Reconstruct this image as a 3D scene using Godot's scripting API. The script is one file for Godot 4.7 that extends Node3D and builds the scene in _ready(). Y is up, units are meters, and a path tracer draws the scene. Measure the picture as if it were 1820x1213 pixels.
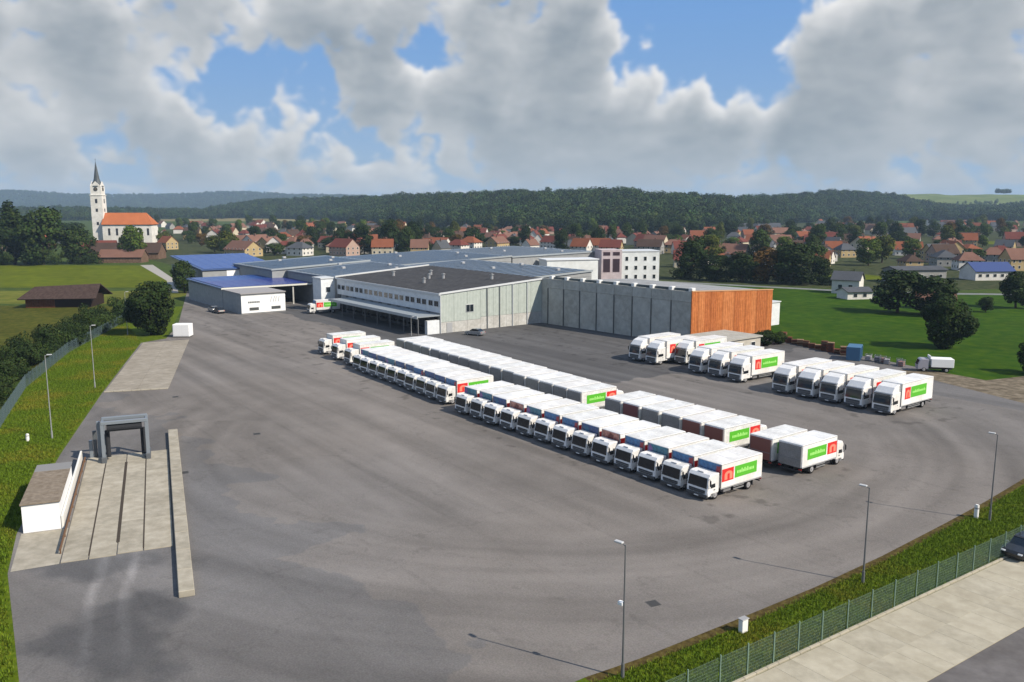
extends Node3D
# A freight yard seen from a drone: rows of parked box trucks, halls, a village with a church and wooded hills.
# Yard frame: "a" runs along the truck rows away from the viewer, "b" runs along the trucks to the right.

const E1 := Vector3(-0.6, 0, -0.8)
const E2 := Vector3(0.8, 0, -0.6)
const YARD_TURN := 0.643501
const CAM_H := 27.0

var rng := RandomNumberGenerator.new()
var mats := {}
var used := {}


# ---------------------------------------------------------------- mesh builder
class MB:
	var v := PackedVector3Array()
	var n := PackedVector3Array()
	var u := PackedVector2Array()
	var c := PackedColorArray()
	var col := Color.WHITE
	var tint := false

	func vert(p: Vector3, nn: Vector3, uv: Vector2) -> void:
		v.append(p); n.append(nn); u.append(uv); c.append(col)

	func tri(a: Vector3, b: Vector3, d: Vector3, nn: Vector3, ua := Vector2.ZERO, ub := Vector2.ZERO, ud := Vector2.ZERO) -> void:
		if (d - a).cross(b - a).dot(nn) >= 0.0:
			vert(a, nn, ua); vert(b, nn, ub); vert(d, nn, ud)
		else:
			vert(a, nn, ua); vert(d, nn, ud); vert(b, nn, ub)

	func face(p: Array, inside: Vector3) -> void:
		var nn := Vector3.ZERO
		var mid := Vector3.ZERO
		for i in p.size():
			var a: Vector3 = p[i]
			var b: Vector3 = p[(i + 1) % p.size()]
			nn += a.cross(b)
			mid += a
		mid /= p.size()
		nn = nn.normalized()
		if nn.dot(mid - inside) < 0.0:
			nn = -nn
		for i in range(1, p.size() - 1):
			tri(p[0], p[i], p[i + 1], nn)

	func box(at: Vector3, s: Vector3, t := Basis()) -> void:
		var h := s * 0.5
		var k := []
		for i in 8:
			k.append(at + t * Vector3(h.x if i & 1 else -h.x, h.y if i & 2 else -h.y, h.z if i & 4 else -h.z))
		for f in [[0, 1, 3, 2], [4, 5, 7, 6], [0, 1, 5, 4], [2, 3, 7, 6], [0, 2, 6, 4], [1, 3, 7, 5]]:
			face([k[f[0]], k[f[1]], k[f[2]], k[f[3]]], at)

	func span(lo: Vector3, hi: Vector3) -> void:
		box((lo + hi) * 0.5, (hi - lo).abs())

	func cbox(at: Vector3, s: Vector3, ch: float, t := Basis()) -> void:   # box with chamfered edges
		var h := s * 0.5
		var axes := [Vector3.RIGHT, Vector3.UP, Vector3.BACK]
		for ax in 3:
			for sg in [-1.0, 1.0]:
				var pts := []
				for q in [[-1, -1], [1, -1], [1, 1], [-1, 1]]:
					var p := Vector3.ZERO
					p[ax] = sg * h[ax]
					p[(ax + 1) % 3] = q[0] * (h[(ax + 1) % 3] - ch)
					p[(ax + 2) % 3] = q[1] * (h[(ax + 2) % 3] - ch)
					pts.append(at + t * p)
				face(pts, at)
		for ax in 3:
			var a1 := (ax + 1) % 3
			var a2 := (ax + 2) % 3
			for s1 in [-1.0, 1.0]:
				for s2 in [-1.0, 1.0]:
					var pts := []
					for q in [[-1, 0], [1, 0], [1, 1], [-1, 1]]:
						var p := Vector3.ZERO
						p[ax] = q[0] * (h[ax] - ch)
						p[a1] = s1 * (h[a1] - (0.0 if q[1] == 0 else ch))
						p[a2] = s2 * (h[a2] - (ch if q[1] == 0 else 0.0))
						pts.append(at + t * p)
					face(pts, at)
		for i in 8:
			var sg := Vector3(1 if i & 1 else -1, 1 if i & 2 else -1, 1 if i & 4 else -1)
			var pts := []
			for ax in 3:
				var p := Vector3.ZERO
				for b in 3:
					p[b] = sg[b] * (h[b] - (0.0 if b == ax else ch))
				pts.append(at + t * p)
			face(pts, at)

	# profile of (z, y) points swept over the width x, with chamfered sides
	func loft(prof: Array, w: float, ch: float) -> void:
		var mid := Vector2.ZERO
		for p in prof:
			mid += p
		mid /= prof.size()
		var xs := [-w, -w + ch, w - ch, w]
		var rings := []
		for k in 4:
			var r := []
			for p in prof:
				var q: Vector2 = p
				if k == 0 or k == 3:
					q = p + (mid - p).normalized() * ch * 1.2
				r.append(Vector3(xs[k], q.y, q.x))
			rings.append(r)
		var inside := Vector3(0, mid.y, mid.x)
		for k in 3:
			for i in prof.size():
				var j: int = (i + 1) % prof.size()
				var e: Vector3 = rings[k][j] - rings[k][i]
				var x: Vector3 = rings[k + 1][i] - rings[k][i]
				var nn := e.cross(x).normalized()
				var m: Vector3 = (rings[k][i] + rings[k][j]) * 0.5
				if nn.dot(Vector3(m.x * 0.2, m.y, m.z) - inside) < 0.0:
					nn = -nn
				tri(rings[k][i], rings[k][j], rings[k + 1][j], nn)
				tri(rings[k][i], rings[k + 1][j], rings[k + 1][i], nn)
		cap(rings[0], Vector3.LEFT)
		cap(rings[3], Vector3.RIGHT)

	func cap(pts: Array, nn: Vector3) -> void:
		var flat := PackedVector2Array()
		for p in pts:
			flat.append(Vector2(p.z, p.y) if absf(nn.x) > 0.5 else (Vector2(p.x, p.z) if absf(nn.y) > 0.5 else Vector2(p.x, p.y)))
		var ix := Geometry2D.triangulate_polygon(flat)
		for i in range(0, ix.size(), 3):
			tri(pts[ix[i]], pts[ix[i + 1]], pts[ix[i + 2]], nn)

	# polygon of (x, z) points as a level sheet, or as a slab when deep > 0
	func sheet(poly: Array, y: float, deep := 0.0) -> void:
		var flat := PackedVector2Array(poly)
		var ix := Geometry2D.triangulate_polygon(flat)
		for i in range(0, ix.size(), 3):
			var t := []
			for k in 3:
				t.append(flat[ix[i + k]])
			tri(Vector3(t[0].x, y, t[0].y), Vector3(t[1].x, y, t[1].y), Vector3(t[2].x, y, t[2].y), Vector3.UP, t[0], t[1], t[2])
		if deep > 0.0:
			var cw := Geometry2D.is_polygon_clockwise(flat)
			for i in flat.size():
				var a := flat[i]
				var b := flat[(i + 1) % flat.size()]
				var o := (b - a).normalized()
				var nn := Vector3(o.y, 0, -o.x) * (1.0 if not cw else -1.0)
				var p := Vector3(a.x, y, a.y)
				var q := Vector3(b.x, y, b.y)
				tri(p, q, q - Vector3(0, deep, 0), nn)
				tri(p, q - Vector3(0, deep, 0), p - Vector3(0, deep, 0), nn)

	func tube(a: Vector3, b: Vector3, r0: float, r1: float, seg := 8, ends := true) -> void:
		var ax := (b - a).normalized()
		var s := ax.cross(Vector3.UP if absf(ax.y) < 0.9 else Vector3.RIGHT).normalized()
		var t := ax.cross(s)
		for i in seg:
			var w0 := TAU * i / seg
			var w1 := TAU * (i + 1) / seg
			var d0 := s * cos(w0) + t * sin(w0)
			var d1 := s * cos(w1) + t * sin(w1)
			var m := ((d0 + d1) * 0.5).normalized()
			tri(a + d0 * r0, a + d1 * r0, b + d1 * r1, m)
			tri(a + d0 * r0, b + d1 * r1, b + d0 * r1, m)
			if ends:
				tri(a, a + d0 * r0, a + d1 * r0, -ax)
				tri(b, b + d0 * r1, b + d1 * r1, ax)

	func slab(p: Array, nn: Vector3, t: float) -> void:   # a flat plate whose outer face is p
		var m: Vector3 = Vector3.ZERO
		for q in p:
			m += q
		m = m / p.size() - nn * t * 0.5
		face(p, m)
		for i in p.size():
			var j: int = (i + 1) % p.size()
			face([p[i], p[j], p[j] - nn * t, p[i] - nn * t], m)

	func mesh() -> ArrayMesh:
		var arr := []
		arr.resize(Mesh.ARRAY_MAX)
		arr[Mesh.ARRAY_VERTEX] = v
		arr[Mesh.ARRAY_NORMAL] = n
		arr[Mesh.ARRAY_TEX_UV] = u
		if tint:
			arr[Mesh.ARRAY_COLOR] = c
		var m := ArrayMesh.new()
		m.add_surface_from_arrays(Mesh.PRIMITIVE_TRIANGLES, arr)
		return m


# ---------------------------------------------------------------- nodes
func numbered(called: String) -> String:
	var k: int = used.get(called, 0)
	used[called] = k + 1
	return called if k == 0 else "%s_%03d" % [called, k]


func obj(called: String, shape, m: Material, parent: Node = self) -> MeshInstance3D:
	var o := MeshInstance3D.new()
	o.name = numbered(called) if parent == self else called
	o.mesh = shape.mesh() if shape is MB else shape
	o.material_override = m
	parent.add_child(o, true)
	return o


func tag(o: Node, label: String, category: String, group := "", kind := "") -> Node:
	if label: o.set_meta("label", label)
	if category: o.set_meta("category", category)
	if group: o.set_meta("group", group)
	if kind: o.set_meta("kind", kind)
	return o


func thing(called: String, label: String, category: String, at := Vector3.ZERO, turn := 0.0, group := "") -> Node3D:
	var o := Node3D.new()
	o.name = numbered(called)
	add_child(o)
	o.position = at
	o.rotation.y = turn
	tag(o, label, category, group)
	return o


var protos := 0
func prototype(called: String, category: String) -> Node3D:   # a pattern to copy from; taken out of the scene again
	var o := Node3D.new()
	protos += 1
	o.name = "pattern_%d" % protos
	add_child(o)
	o.set_meta("category", category)
	o.set_meta("base", called)
	return o


func struct(called: String, shape, m: Material) -> MeshInstance3D:
	var o := obj(called, shape, m)
	o.set_meta("kind", "structure")
	return o


func dup(proto: Node3D, label: String, at: Vector3, turn: float, group := "", called := "") -> Node3D:
	var o: Node3D = proto.duplicate()
	o.name = numbered(called if called else String(proto.get_meta("base")))
	add_child(o)
	o.position = at
	o.rotation.y = turn
	o.set_meta("label", label)
	if group: o.set_meta("group", group)
	return o


func yard(a: float, b: float, y := 0.0) -> Vector3:
	return E1 * a + E2 * b + Vector3(0, y, 0)


func yard2(a: float, b: float) -> Vector2:
	var p := yard(a, b)
	return Vector2(p.x, p.z)


# ---------------------------------------------------------------- materials (colours are linear base colours)
func lin(r: float, g: float, b: float) -> Color:
	return Color(r, g, b).linear_to_srgb()


func mt(key: String, r := 0.5, g := 0.5, b := 0.5, rough := 0.7, metal := 0.0) -> StandardMaterial3D:
	if not mats.has(key):
		var m := StandardMaterial3D.new()
		m.resource_name = key
		m.albedo_color = lin(r, g, b)
		m.roughness = rough
		m.metallic = metal
		if rough >= 0.75: m.metallic_specular = 0.2
		mats[key] = m
	return mats[key]


func noise_tex(ca: Color, cb: Color, freq: float, sd: int, size := 512, oct := 6, kind := FastNoiseLite.TYPE_SIMPLEX_SMOOTH) -> NoiseTexture2D:
	var f := FastNoiseLite.new()
	f.noise_type = kind
	f.frequency = freq
	f.fractal_octaves = oct
	f.fractal_gain = 0.62
	f.seed = sd
	var t := NoiseTexture2D.new()
	t.width = size
	t.height = size
	t.seamless = true
	t.noise = f
	var g := Gradient.new()
	g.offsets = PackedFloat32Array([0.15, 0.85])
	g.colors = PackedColorArray([ca.linear_to_srgb(), cb.linear_to_srgb()])
	t.color_ramp = g
	return t


var coarse: NoiseTexture2D
# speckled material: colour between ca and cb over "metres" large tiles, laid by world position
func grain(key: String, ca := Color.GRAY, cb := Color.GRAY, metres := 5.0, rough := 0.85, freq := 0.009, local := false) -> StandardMaterial3D:
	if not mats.has(key):
		var m := StandardMaterial3D.new()
		m.resource_name = key
		m.albedo_texture = noise_tex(ca, cb, freq, key.hash() % 10000)
		m.roughness = rough
		if rough >= 0.75: m.metallic_specular = 0.15
		m.uv1_triplanar = true
		m.uv1_world_triplanar = not local
		m.uv1_scale = Vector3.ONE / metres
		if coarse == null:
			coarse = noise_tex(Color(0.80, 0.79, 0.77), Color(1.0, 1.0, 1.0), 0.012, 555)
		m.detail_enabled = not (key.begins_with("clad") or key.begins_with("hall_"))
		m.detail_albedo = coarse
		m.detail_blend_mode = BaseMaterial3D.BLEND_MODE_MUL
		m.detail_uv_layer = BaseMaterial3D.DETAIL_UV_2
		m.uv2_triplanar = true
		m.uv2_world_triplanar = not local
		m.uv2_scale = Vector3.ONE / (metres * 4.3)
		mats[key] = m
	return mats[key]


# ---------------------------------------------------------------- sky
var n_big := FastNoiseLite.new()
var n_fine := FastNoiseLite.new()
var n_puff := FastNoiseLite.new()
# cloud masses in view: azimuth, height in degrees, half width, half height, weight
const MASSES := [
	[-27, 10.5, 12, 4.2, 1.0], [-22, 6.2, 9, 2.0, 0.5], [-12, 12.6, 8, 1.8, 0.8], [-1, 12.5, 11, 2.6, 1.0], [-9.0, 7.3, 3.4, 2.0, 0.9], [2, 8.2, 7.0, 3.2, 1.0], [8, 5.8, 8, 2.4, 0.7],
	[-24, 3.4, 14, 1.8, 0.5], [0, 3.0, 16, 2.0, 0.6], [22, 4.5, 14, 2.6, 0.75], [21, 9.6, 6.5, 2.0, 0.95], [29, 11.2, 7, 2.6, 1.0], [28, 6.5, 8, 2.2, 0.8], [17.5, 5.2, 3, 1.6, 0.5], [40, 8, 12, 5, 0.5], [-44, 8, 12, 5, 0.6],
	[12.8, 10.6, 4.4, 3.2, -1.5], [-16.0, 7.8, 4.6, 2.3, -1.25], [-6.2, 9.7, 2.2, 0.9, -0.9], [14.2, 6.9, 1.8, 1.3, -0.7], [7, 11.6, 2.5, 1.0, -0.5], [-20, 4.5, 5, .8, -0.3],
]


func cloud_at(az: float, el: float, fine := true) -> float:
	var e := maxf(el, 0.0)
	var s := 1.0 + 1.6 * exp(-e / 3.5)      # farther clouds look smaller and flatter
	var x := az * 1.25
	var y := e * s * 1.35
	var wx := n_fine.get_noise_2d(x + 80.0, y)
	var wy := n_fine.get_noise_2d(x, y + 170.0)
	var d := n_big.get_noise_2d(x + wx * 0.9, y + wy * 0.9) * 0.80 + 0.34 * exp(-e / 4.5)
	if fine:
		d += absf(n_puff.get_noise_2d(x + wx * 0.7, y + wy * 0.7)) * 0.85 - 0.18
	if absf(az) < 62.0 and e < 24.0:
		var bias := 0.0
		for m in MASSES:
			var dx: float = (az - m[0] + wx * 2.0) / m[2]
			var dy: float = (el - m[1] + wy * 1.2) / m[3]
			var r := dx * dx + dy * dy
			if r < 5.0:
				bias += m[4] * exp(-r)
		d += bias * 0.62 - 0.10
	else:
		d += 0.10
	return d


func sky_color(az: float, el: float) -> Color:
	var e := clampf(el, 0.0, 90.0)
	var t := 1.0 - exp(-e / 9.0)
	var c := Vector3(0.40, 0.57, 0.74).lerp(Vector3(0.125, 0.335, 0.76), t)
	if e > 25.0:
		c = c.lerp(Vector3(0.10, 0.25, 0.58), (e - 25.0) / 65.0)
	var d := cloud_at(az, e)
	var a := smoothstep(-0.06, 0.32, d)
	if a > 0.0:
		var depth := clampf(cloud_at(az + 0.12, e + 0.35), 0.0, 1.0) * 0.55
		for k in 4:
			depth += clampf(cloud_at(az + 0.22 * (k + 0.8), e + 0.6 * (k + 0.8), false), 0.0, 0.9) * 0.42
		var lump := absf(n_puff.get_noise_2d(az * 0.8 + 40.0, e * 1.5)) - absf(n_puff.get_noise_2d(az * 0.8 + 40.2, e * 1.5 + 0.8))
		var lit := clampf(exp(-depth * 1.35) * 0.98 + lump * 0.16 + 0.05 + 0.26 * n_big.get_noise_2d(az * 0.7 + 77.0, e * 1.3), 0.0, 1.0)
		var cc := Vector3(0.325, 0.37, 0.405).lerp(Vector3(0.98, 0.965, 0.94), lit)
		c = c.lerp(cc, a * 0.94)
	var haze := exp(-e / 2.6)
	c = c.lerp(Vector3(0.475, 0.55, 0.605), haze * 0.66)
	if el < 0.0:
		c = Vector3(0.42, 0.46, 0.48).lerp(Vector3(0.16, 0.16, 0.14), clampf(-el / 12.0, 0.0, 1.0))
	return Color(c.x, c.y, c.z).linear_to_srgb()


func make_sky() -> PanoramaSkyMaterial:
	n_big.noise_type = FastNoiseLite.TYPE_SIMPLEX_SMOOTH
	n_big.frequency = 0.11
	n_big.fractal_octaves = 5
	n_big.fractal_gain = 0.55
	n_big.seed = 5
	n_fine.noise_type = FastNoiseLite.TYPE_SIMPLEX_SMOOTH
	n_fine.frequency = 0.22
	n_fine.fractal_octaves = 4
	n_fine.seed = 21
	n_puff.noise_type = FastNoiseLite.TYPE_SIMPLEX_SMOOTH
	n_puff.frequency = 0.16
	n_puff.fractal_octaves = 4
	n_puff.fractal_gain = 0.5
	n_puff.seed = 9
	var low := Image.create(240, 360, false, Image.FORMAT_RGB8)
	for y in 360:
		var below := sky_color(0.0, 90.0 - (y + 0.5) * 0.5)
		for x in 240:
			low.set_pixel(x, y, below if y > 184 else sky_color(fposmod((x + 0.5) * 1.5 + 180.0, 360.0) - 180.0, 90.0 - (y + 0.5) * 0.5))
	low.resize(2048, 2048, Image.INTERPOLATE_BILINEAR)
	# the same sky at full resolution where clouds are seen close to the horizon
	for y in range(850, 1030):
		for x in 2048:
			var az := fposmod((x + 0.5) * 360.0 / 2048.0 + 180.0, 360.0) - 180.0
			if absf(az) < 38.0:
				low.set_pixel(x, y, sky_color(az, 90.0 - (y + 0.5) * 180.0 / 2048.0))
	var s := PanoramaSkyMaterial.new()
	s.panorama = ImageTexture.create_from_image(low)
	return s


func view() -> void:
	var cam := Camera3D.new()
	cam.name = "camera"
	cam.position = Vector3(0, CAM_H, 0)
	cam.rotation_degrees = Vector3(-9.145, 0, 0)
	cam.fov = 44.03
	cam.near = 0.5
	cam.far = 20000.0
	cam.current = true
	add_child(cam)
	var env := Environment.new()
	env.background_mode = Environment.BG_SKY
	var sky := Sky.new()
	sky.sky_material = make_sky()
	env.sky = sky
	env.background_energy_multiplier = 0.72
	env.tonemap_mode = Environment.TONE_MAPPER_LINEAR
	env.tonemap_exposure = 1.3
	env.fog_enabled = true
	env.fog_density = 0.00011
	env.fog_light_color = Color(0.62, 0.72, 0.82)
	env.sdfgi_enabled = true
	env.ssao_enabled = true
	env.ssil_enabled = true
	var we := WorldEnvironment.new()
	we.name = "world"
	we.environment = env
	add_child(we)
	var sun := DirectionalLight3D.new()
	sun.name = "sun"
	sun.light_energy = 1.6
	sun.light_color = Color(1.0, 0.955, 0.89)
	sun.light_angular_distance = 0.5
	sun.shadow_enabled = true
	add_child(sun)
	sun.look_at_from_position(Vector3.ZERO, Vector3(-0.885 * 0.766, -0.643, -0.466 * 0.766), Vector3.UP)


# ---------------------------------------------------------------- ground
const YARD_POLY := [Vector2(-16, -18), Vector2(-28.3, -44.7), Vector2(-37.4, -59.0), Vector2(-41.2, -66.7), Vector2(-46.2, -80.0), Vector2(-49.6, -89.5), Vector2(-54.4, -104.0), Vector2(-59.6, -119.8), Vector2(-66.8, -143.0), Vector2(-73.7, -165.4), Vector2(-71.0, -171.0), Vector2(-76.0, -190.0), Vector2(-88.9, -226.5), Vector2(-106, -275), Vector2(-20, -330), Vector2(62, -300), Vector2(46, -190), Vector2(55.0, -172.0), Vector2(60.7, -157.5), Vector2(69.0, -138.5), Vector2(76.0, -122.0), Vector2(108, -140), Vector2(112, -131), Vector2(70, -97), Vector2(51.1, -81.0), Vector2(43.6, -74.4), Vector2(36.9, -68.8), Vector2(28.8, -62.2), Vector2(21.7, -56.8), Vector2(15.1, -52.2), Vector2(7.6, -47.1), Vector2(4.2, -45.1), Vector2(-2.0, -40.5), Vector2(-8, -18)]


func seg_dist(p: Vector2, a: Vector2, b: Vector2) -> float:
	return p.distance_to(Geometry2D.get_closest_point_to_segment(p, a, b))


func asphalt_material() -> StandardMaterial3D:
	var N := 1024
	var big := FastNoiseLite.new()
	big.frequency = 0.022
	big.fractal_octaves = 5
	big.seed = 3
	var mid := FastNoiseLite.new()
	mid.frequency = 0.16
	mid.fractal_octaves = 4
	mid.seed = 8
	var lane := FastNoiseLite.new()
	lane.frequency = 0.24
	lane.fractal_octaves = 3
	lane.seed = 12
	var fine := RandomNumberGenerator.new()
	fine.seed = 4
	var bytes := PackedByteArray()
	bytes.resize(N * N * 3)
	var turn_mid := Vector2(4, -104)
	var wash_a := Vector2(-30.6, -62.4)
	var wash_u := Vector2(-0.387, -0.922)
	var wash_v := Vector2(0.922, -0.387)
	for j in N:
		var z := -230.0 + 210.0 * (j + 0.5) / N
		for i in N:
			var x := -105.0 + 210.0 * (i + 0.5) / N
			var p := Vector2(x, z)
			var a := -0.6 * x - 0.8 * z
			var b := 0.8 * x - 0.6 * z
			var g := 0.158 * (1.0 + 0.13 * big.get_noise_2d(x, z) + 0.10 * mid.get_noise_2d(x, z) + 0.09 * (fine.randf() - 0.5))
			# wheel-worn lanes: round the turn in front, straight along the rows behind
			var q := p - turn_mid
			var r := q.length() + 2.0 * big.get_noise_2d(x * 0.7, z * 0.7 + 50.0)
			var ang := atan2(q.y, q.x)
			var bend := smoothstep(30.0, 42.0, r) * smoothstep(-4.0, 18.0, q.y + 14.0)
			var track := lerpf(lane.get_noise_2d(b * 0.9, a * 0.05), lane.get_noise_2d(r * 0.85, ang * 2.2), bend)
			g *= 1.0 + 0.34 * track
			var warm := 0.5 + 0.5 * big.get_noise_2d(x * 0.6 + 300.0, z * 0.6)
			# seams between paving lanes, hairline cracks, oil under the parking rows
			if absf(fposmod(b + 0.6 * mid.get_noise_2d(a * 0.1, 7.0), 8.5) - 4.0) < 0.16:
				g *= 0.94 + 0.09 * mid.get_noise_2d(x, z + 40.0)
			if absf(fposmod(a, 47.0) - 11.0) < 0.14:
				g *= 0.95
			if absf(big.get_noise_2d(x * 2.4 + 60.0, z * 2.4)) < 0.0075:
				g *= 0.88
			if (b > 55.0 and b < 82.0 and a > 44.0) or (b > 99.0 and b < 118.0 and a > 50.0):
				g *= 1.0 - 0.30 * smoothstep(0.28, 0.5, mid.get_noise_2d(x * 1.7 + 31.0, z * 1.7))
			# an older, browner field in the middle and a darker, greyer one by the halls, each with its own ragged edge
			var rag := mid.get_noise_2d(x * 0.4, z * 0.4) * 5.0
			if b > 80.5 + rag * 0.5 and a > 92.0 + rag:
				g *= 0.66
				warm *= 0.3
			elif b > 26.0 + rag * 1.6 and b < 120.0 and a > 14.0 + rag * 1.5:
				g *= 1.05
				warm = minf(1.0, warm + 0.45)
			elif b > 14.0 + rag:
				g *= 0.93
			# wet ground and splashed lime in front of the wash bay
			var w := Vector2((p - wash_a).dot(wash_v), (p - wash_a).dot(wash_u))
			if w.y < 1.0 and w.y > -24.0 and absf(w.x + 0.5) < 7.5:
				var wet := smoothstep(-0.15, 0.35, mid.get_noise_2d(x * 0.55 + 9.0, z * 0.55) + 0.3 - absf(w.x + 0.3) / 9.0)
				g *= 1.0 - 0.34 * wet
				warm *= 1.0 - 0.8 * wet
				for off in [-1.45, 0.75]:   # lime-white wheel tracks trailing out of the bay
					var tr := absf(w.x - off + 0.9 * big.get_noise_2d(w.y * 1.6, 4.0) - 0.02 * w.y)
					var streak := 0.55 + 0.6 * mid.get_noise_2d(w.x * 6.0, w.y * 0.8)
					g *= 1.0 + 0.62 * smoothstep(0.62, 0.08, tr) * clampf(streak, 0.0, 1.0) * smoothstep(-24.0, -6.0, w.y)
			var k := (j * N + i) * 3
			var c := Color(g * lerpf(0.99, 1.09, warm), g * lerpf(0.99, 1.0, warm), g * lerpf(1.02, 0.925, warm)).linear_to_srgb()
			bytes[k] = int(clampf(c.r, 0, 1) * 255.0)
			bytes[k + 1] = int(clampf(c.g, 0, 1) * 255.0)
			bytes[k + 2] = int(clampf(c.b, 0, 1) * 255.0)
	var m := StandardMaterial3D.new()
	m.resource_name = "asphalt"
	m.albedo_texture = ImageTexture.create_from_image(Image.create_from_data(N, N, false, Image.FORMAT_RGB8, bytes))
	m.uv1_scale = Vector3(1.0 / 210.0, 1.0 / 210.0, 1)
	m.uv1_offset = Vector3(0.5, 230.0 / 210.0, 0)
	m.roughness = 0.85
	m.metallic_specular = 0.15
	m.detail_enabled = true
	m.detail_albedo = noise_tex(Color(0.74, 0.74, 0.74), Color(1.0, 1.0, 1.0), 0.05, 717, 512, 4)
	m.detail_blend_mode = BaseMaterial3D.BLEND_MODE_MUL
	m.detail_uv_layer = BaseMaterial3D.DETAIL_UV_2
	m.uv2_triplanar = true
	m.uv2_world_triplanar = true
	m.uv2_scale = Vector3.ONE / 5.0
	return m


func flat(called: String, poly: Array, y: float, m: Material, deep := 0.0) -> MeshInstance3D:
	var b := MB.new()
	b.sheet(poly, y, deep)
	return struct(called, b, m)


func ground() -> void:
	var grass := grain("grass_ground", Color(0.050, 0.085, 0.005), Color(0.115, 0.150, 0.010), 9.0, 0.95, 0.02)
	var b := MB.new()
	b.sheet([Vector2(-9000, 400), Vector2(-9000, -11000), Vector2(9000, -11000), Vector2(9000, 400)], 0.0)
	struct("ground", b, grain("meadow", Color(0.030, 0.058, 0.010), Color(0.075, 0.098, 0.024), 60.0, 0.95, 0.03))
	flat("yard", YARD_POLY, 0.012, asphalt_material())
	# verges
	flat("verge", [Vector2(-16, -18), Vector2(-28.3, -44.7), Vector2(-37.4, -59.0), Vector2(-41.2, -66.7), Vector2(-46.2, -80.0), Vector2(-49.6, -89.5), Vector2(-59.6, -119.8), Vector2(-73.7, -165.4), Vector2(-71, -171), Vector2(-88.9, -226.5), Vector2(-96, -226), Vector2(-91.5, -196.4), Vector2(-82.4, -153.6), Vector2(-73, -123.5), Vector2(-63.2, -100.8), Vector2(-42, -55), Vector2(-28, -18)], 0.006, grass)
	flat("verge", [Vector2(-8, -18), Vector2(-2.0, -40.5), Vector2(4.2, -45.1), Vector2(15.1, -52.2), Vector2(28.8, -62.2), Vector2(51.1, -81.0), Vector2(70, -97), Vector2(90, -108), Vector2(82, -93), Vector2(37.4, -62.4), Vector2(11.4, -44.8), Vector2(-2, -34), Vector2(2, -18)], 0.005, grass)
	# bare soil along the asphalt edge of the verge
	flat("soil_strip", [Vector2(4.2, -45.1), Vector2(7.6, -47.1), Vector2(15.1, -52.2), Vector2(21.7, -56.8), Vector2(28.8, -62.2), Vector2(36.9, -68.8), Vector2(43.6, -74.4), Vector2(51.1, -81.0), Vector2(51.5, -80.6), Vector2(44.0, -73.8), Vector2(37.3, -68.2), Vector2(29.1, -61.6), Vector2(22.0, -56.1), Vector2(15.4, -51.5), Vector2(7.9, -46.5), Vector2(4.6, -44.5)], 0.016, grain("soil", Color(0.045, 0.032, 0.012), Color(0.11, 0.085, 0.028), 3.0))
	# lawn, fields and dirt
	flat("lawn", [Vector2(60, -300), Vector2(46, -190), Vector2(55, -172), Vector2(60.7, -157.5), Vector2(69, -138.5), Vector2(76, -122), Vector2(108, -140), Vector2(220, -150), Vector2(210, -250), Vector2(112, -262), Vector2(98, -272), Vector2(78, -284)], 0.008, grain("lawn", Color(0.018, 0.056, 0.002), Color(0.048, 0.088, 0.004), 34.0, 0.95, 0.016))
	flat("field", [Vector2(-260, -386), Vector2(-165, -384), Vector2(-128, -318), Vector2(-108, -279), Vector2(-190, -279), Vector2(-260, -281)], 0.008, grain("bright_field", Color(0.075, 0.100, 0.004), Color(0.118, 0.138, 0.008), 40.0, 0.95, 0.014))
	flat("field", [Vector2(-300, -270), Vector2(-100, -268), Vector2(-98, -232), Vector2(-300, -236)], 0.008, grain("pale_field", Color(0.085, 0.105, 0.014), Color(0.15, 0.15, 0.03), 40.0, 0.95, 0.014))
	flat("crop_field", [Vector2(-300, -230), Vector2(-98, -228), Vector2(-93, -196), Vector2(-84, -155), Vector2(-76, -124), Vector2(-66, -100), Vector2(-44, -50), Vector2(-300, -50)], 0.008, grain("crop", Color(0.040, 0.052, 0.005), Color(0.095, 0.090, 0.014), 26.0, 0.95, 0.02))
	flat("village_ground", [Vector2(-420, -1250), Vector2(-330, -640), Vector2(-165, -400), Vector2(-120, -330), Vector2(46, -312), Vector2(80, -290), Vector2(130, -265), Vector2(230, -300), Vector2(330, -330), Vector2(900, -1300)], 0.005, grain("village_soil", Color(0.022, 0.036, 0.010), Color(0.085, 0.085, 0.045), 55.0, 0.95, 0.03))
	flat("field_track", [Vector2(-170, -386), Vector2(-165, -388), Vector2(-122, -306), Vector2(-104, -262), Vector2(-107, -262), Vector2(-125, -305)], 0.012, mt("track_gravel", 0.30, 0.28, 0.24))
	flat("village_street", [Vector2(46, -306), Vector2(58, -302), Vector2(80, -288), Vector2(103, -273), Vector2(130, -263), Vector2(210, -252), Vector2(210, -247), Vector2(130, -258), Vector2(102, -268), Vector2(79, -283), Vector2(57, -297), Vector2(46, -300)], 0.014, grain("street", Color(0.16, 0.17, 0.17), Color(0.21, 0.22, 0.22), 12.0))
	flat("dirt_patch", [Vector2(62.5, -136.5), Vector2(66, -129), Vector2(71, -112.5), Vector2(84, -116), Vector2(96, -125), Vector2(86, -134), Vector2(74, -129), Vector2(68.5, -138.5)], 0.018, grain("dirt", Color(0.10, 0.082, 0.058), Color(0.24, 0.205, 0.155), 9.0))
	flat("far_field", [Vector2(-900, -1900), Vector2(-420, -1900), Vector2(-300, -1450), Vector2(-620, -1450)], 0.03, grain("stubble", Color(0.16, 0.14, 0.06), Color(0.24, 0.20, 0.09), 120.0))
	flat("far_field", [Vector2(330, -640), Vector2(420, -650), Vector2(430, -590), Vector2(340, -575)], 0.03, grain("bright_field"))
	flat("far_field", [Vector2(118, -330), Vector2(140, -332), Vector2(146, -312), Vector2(122, -308)], 0.03, grain("bright_field"))


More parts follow.
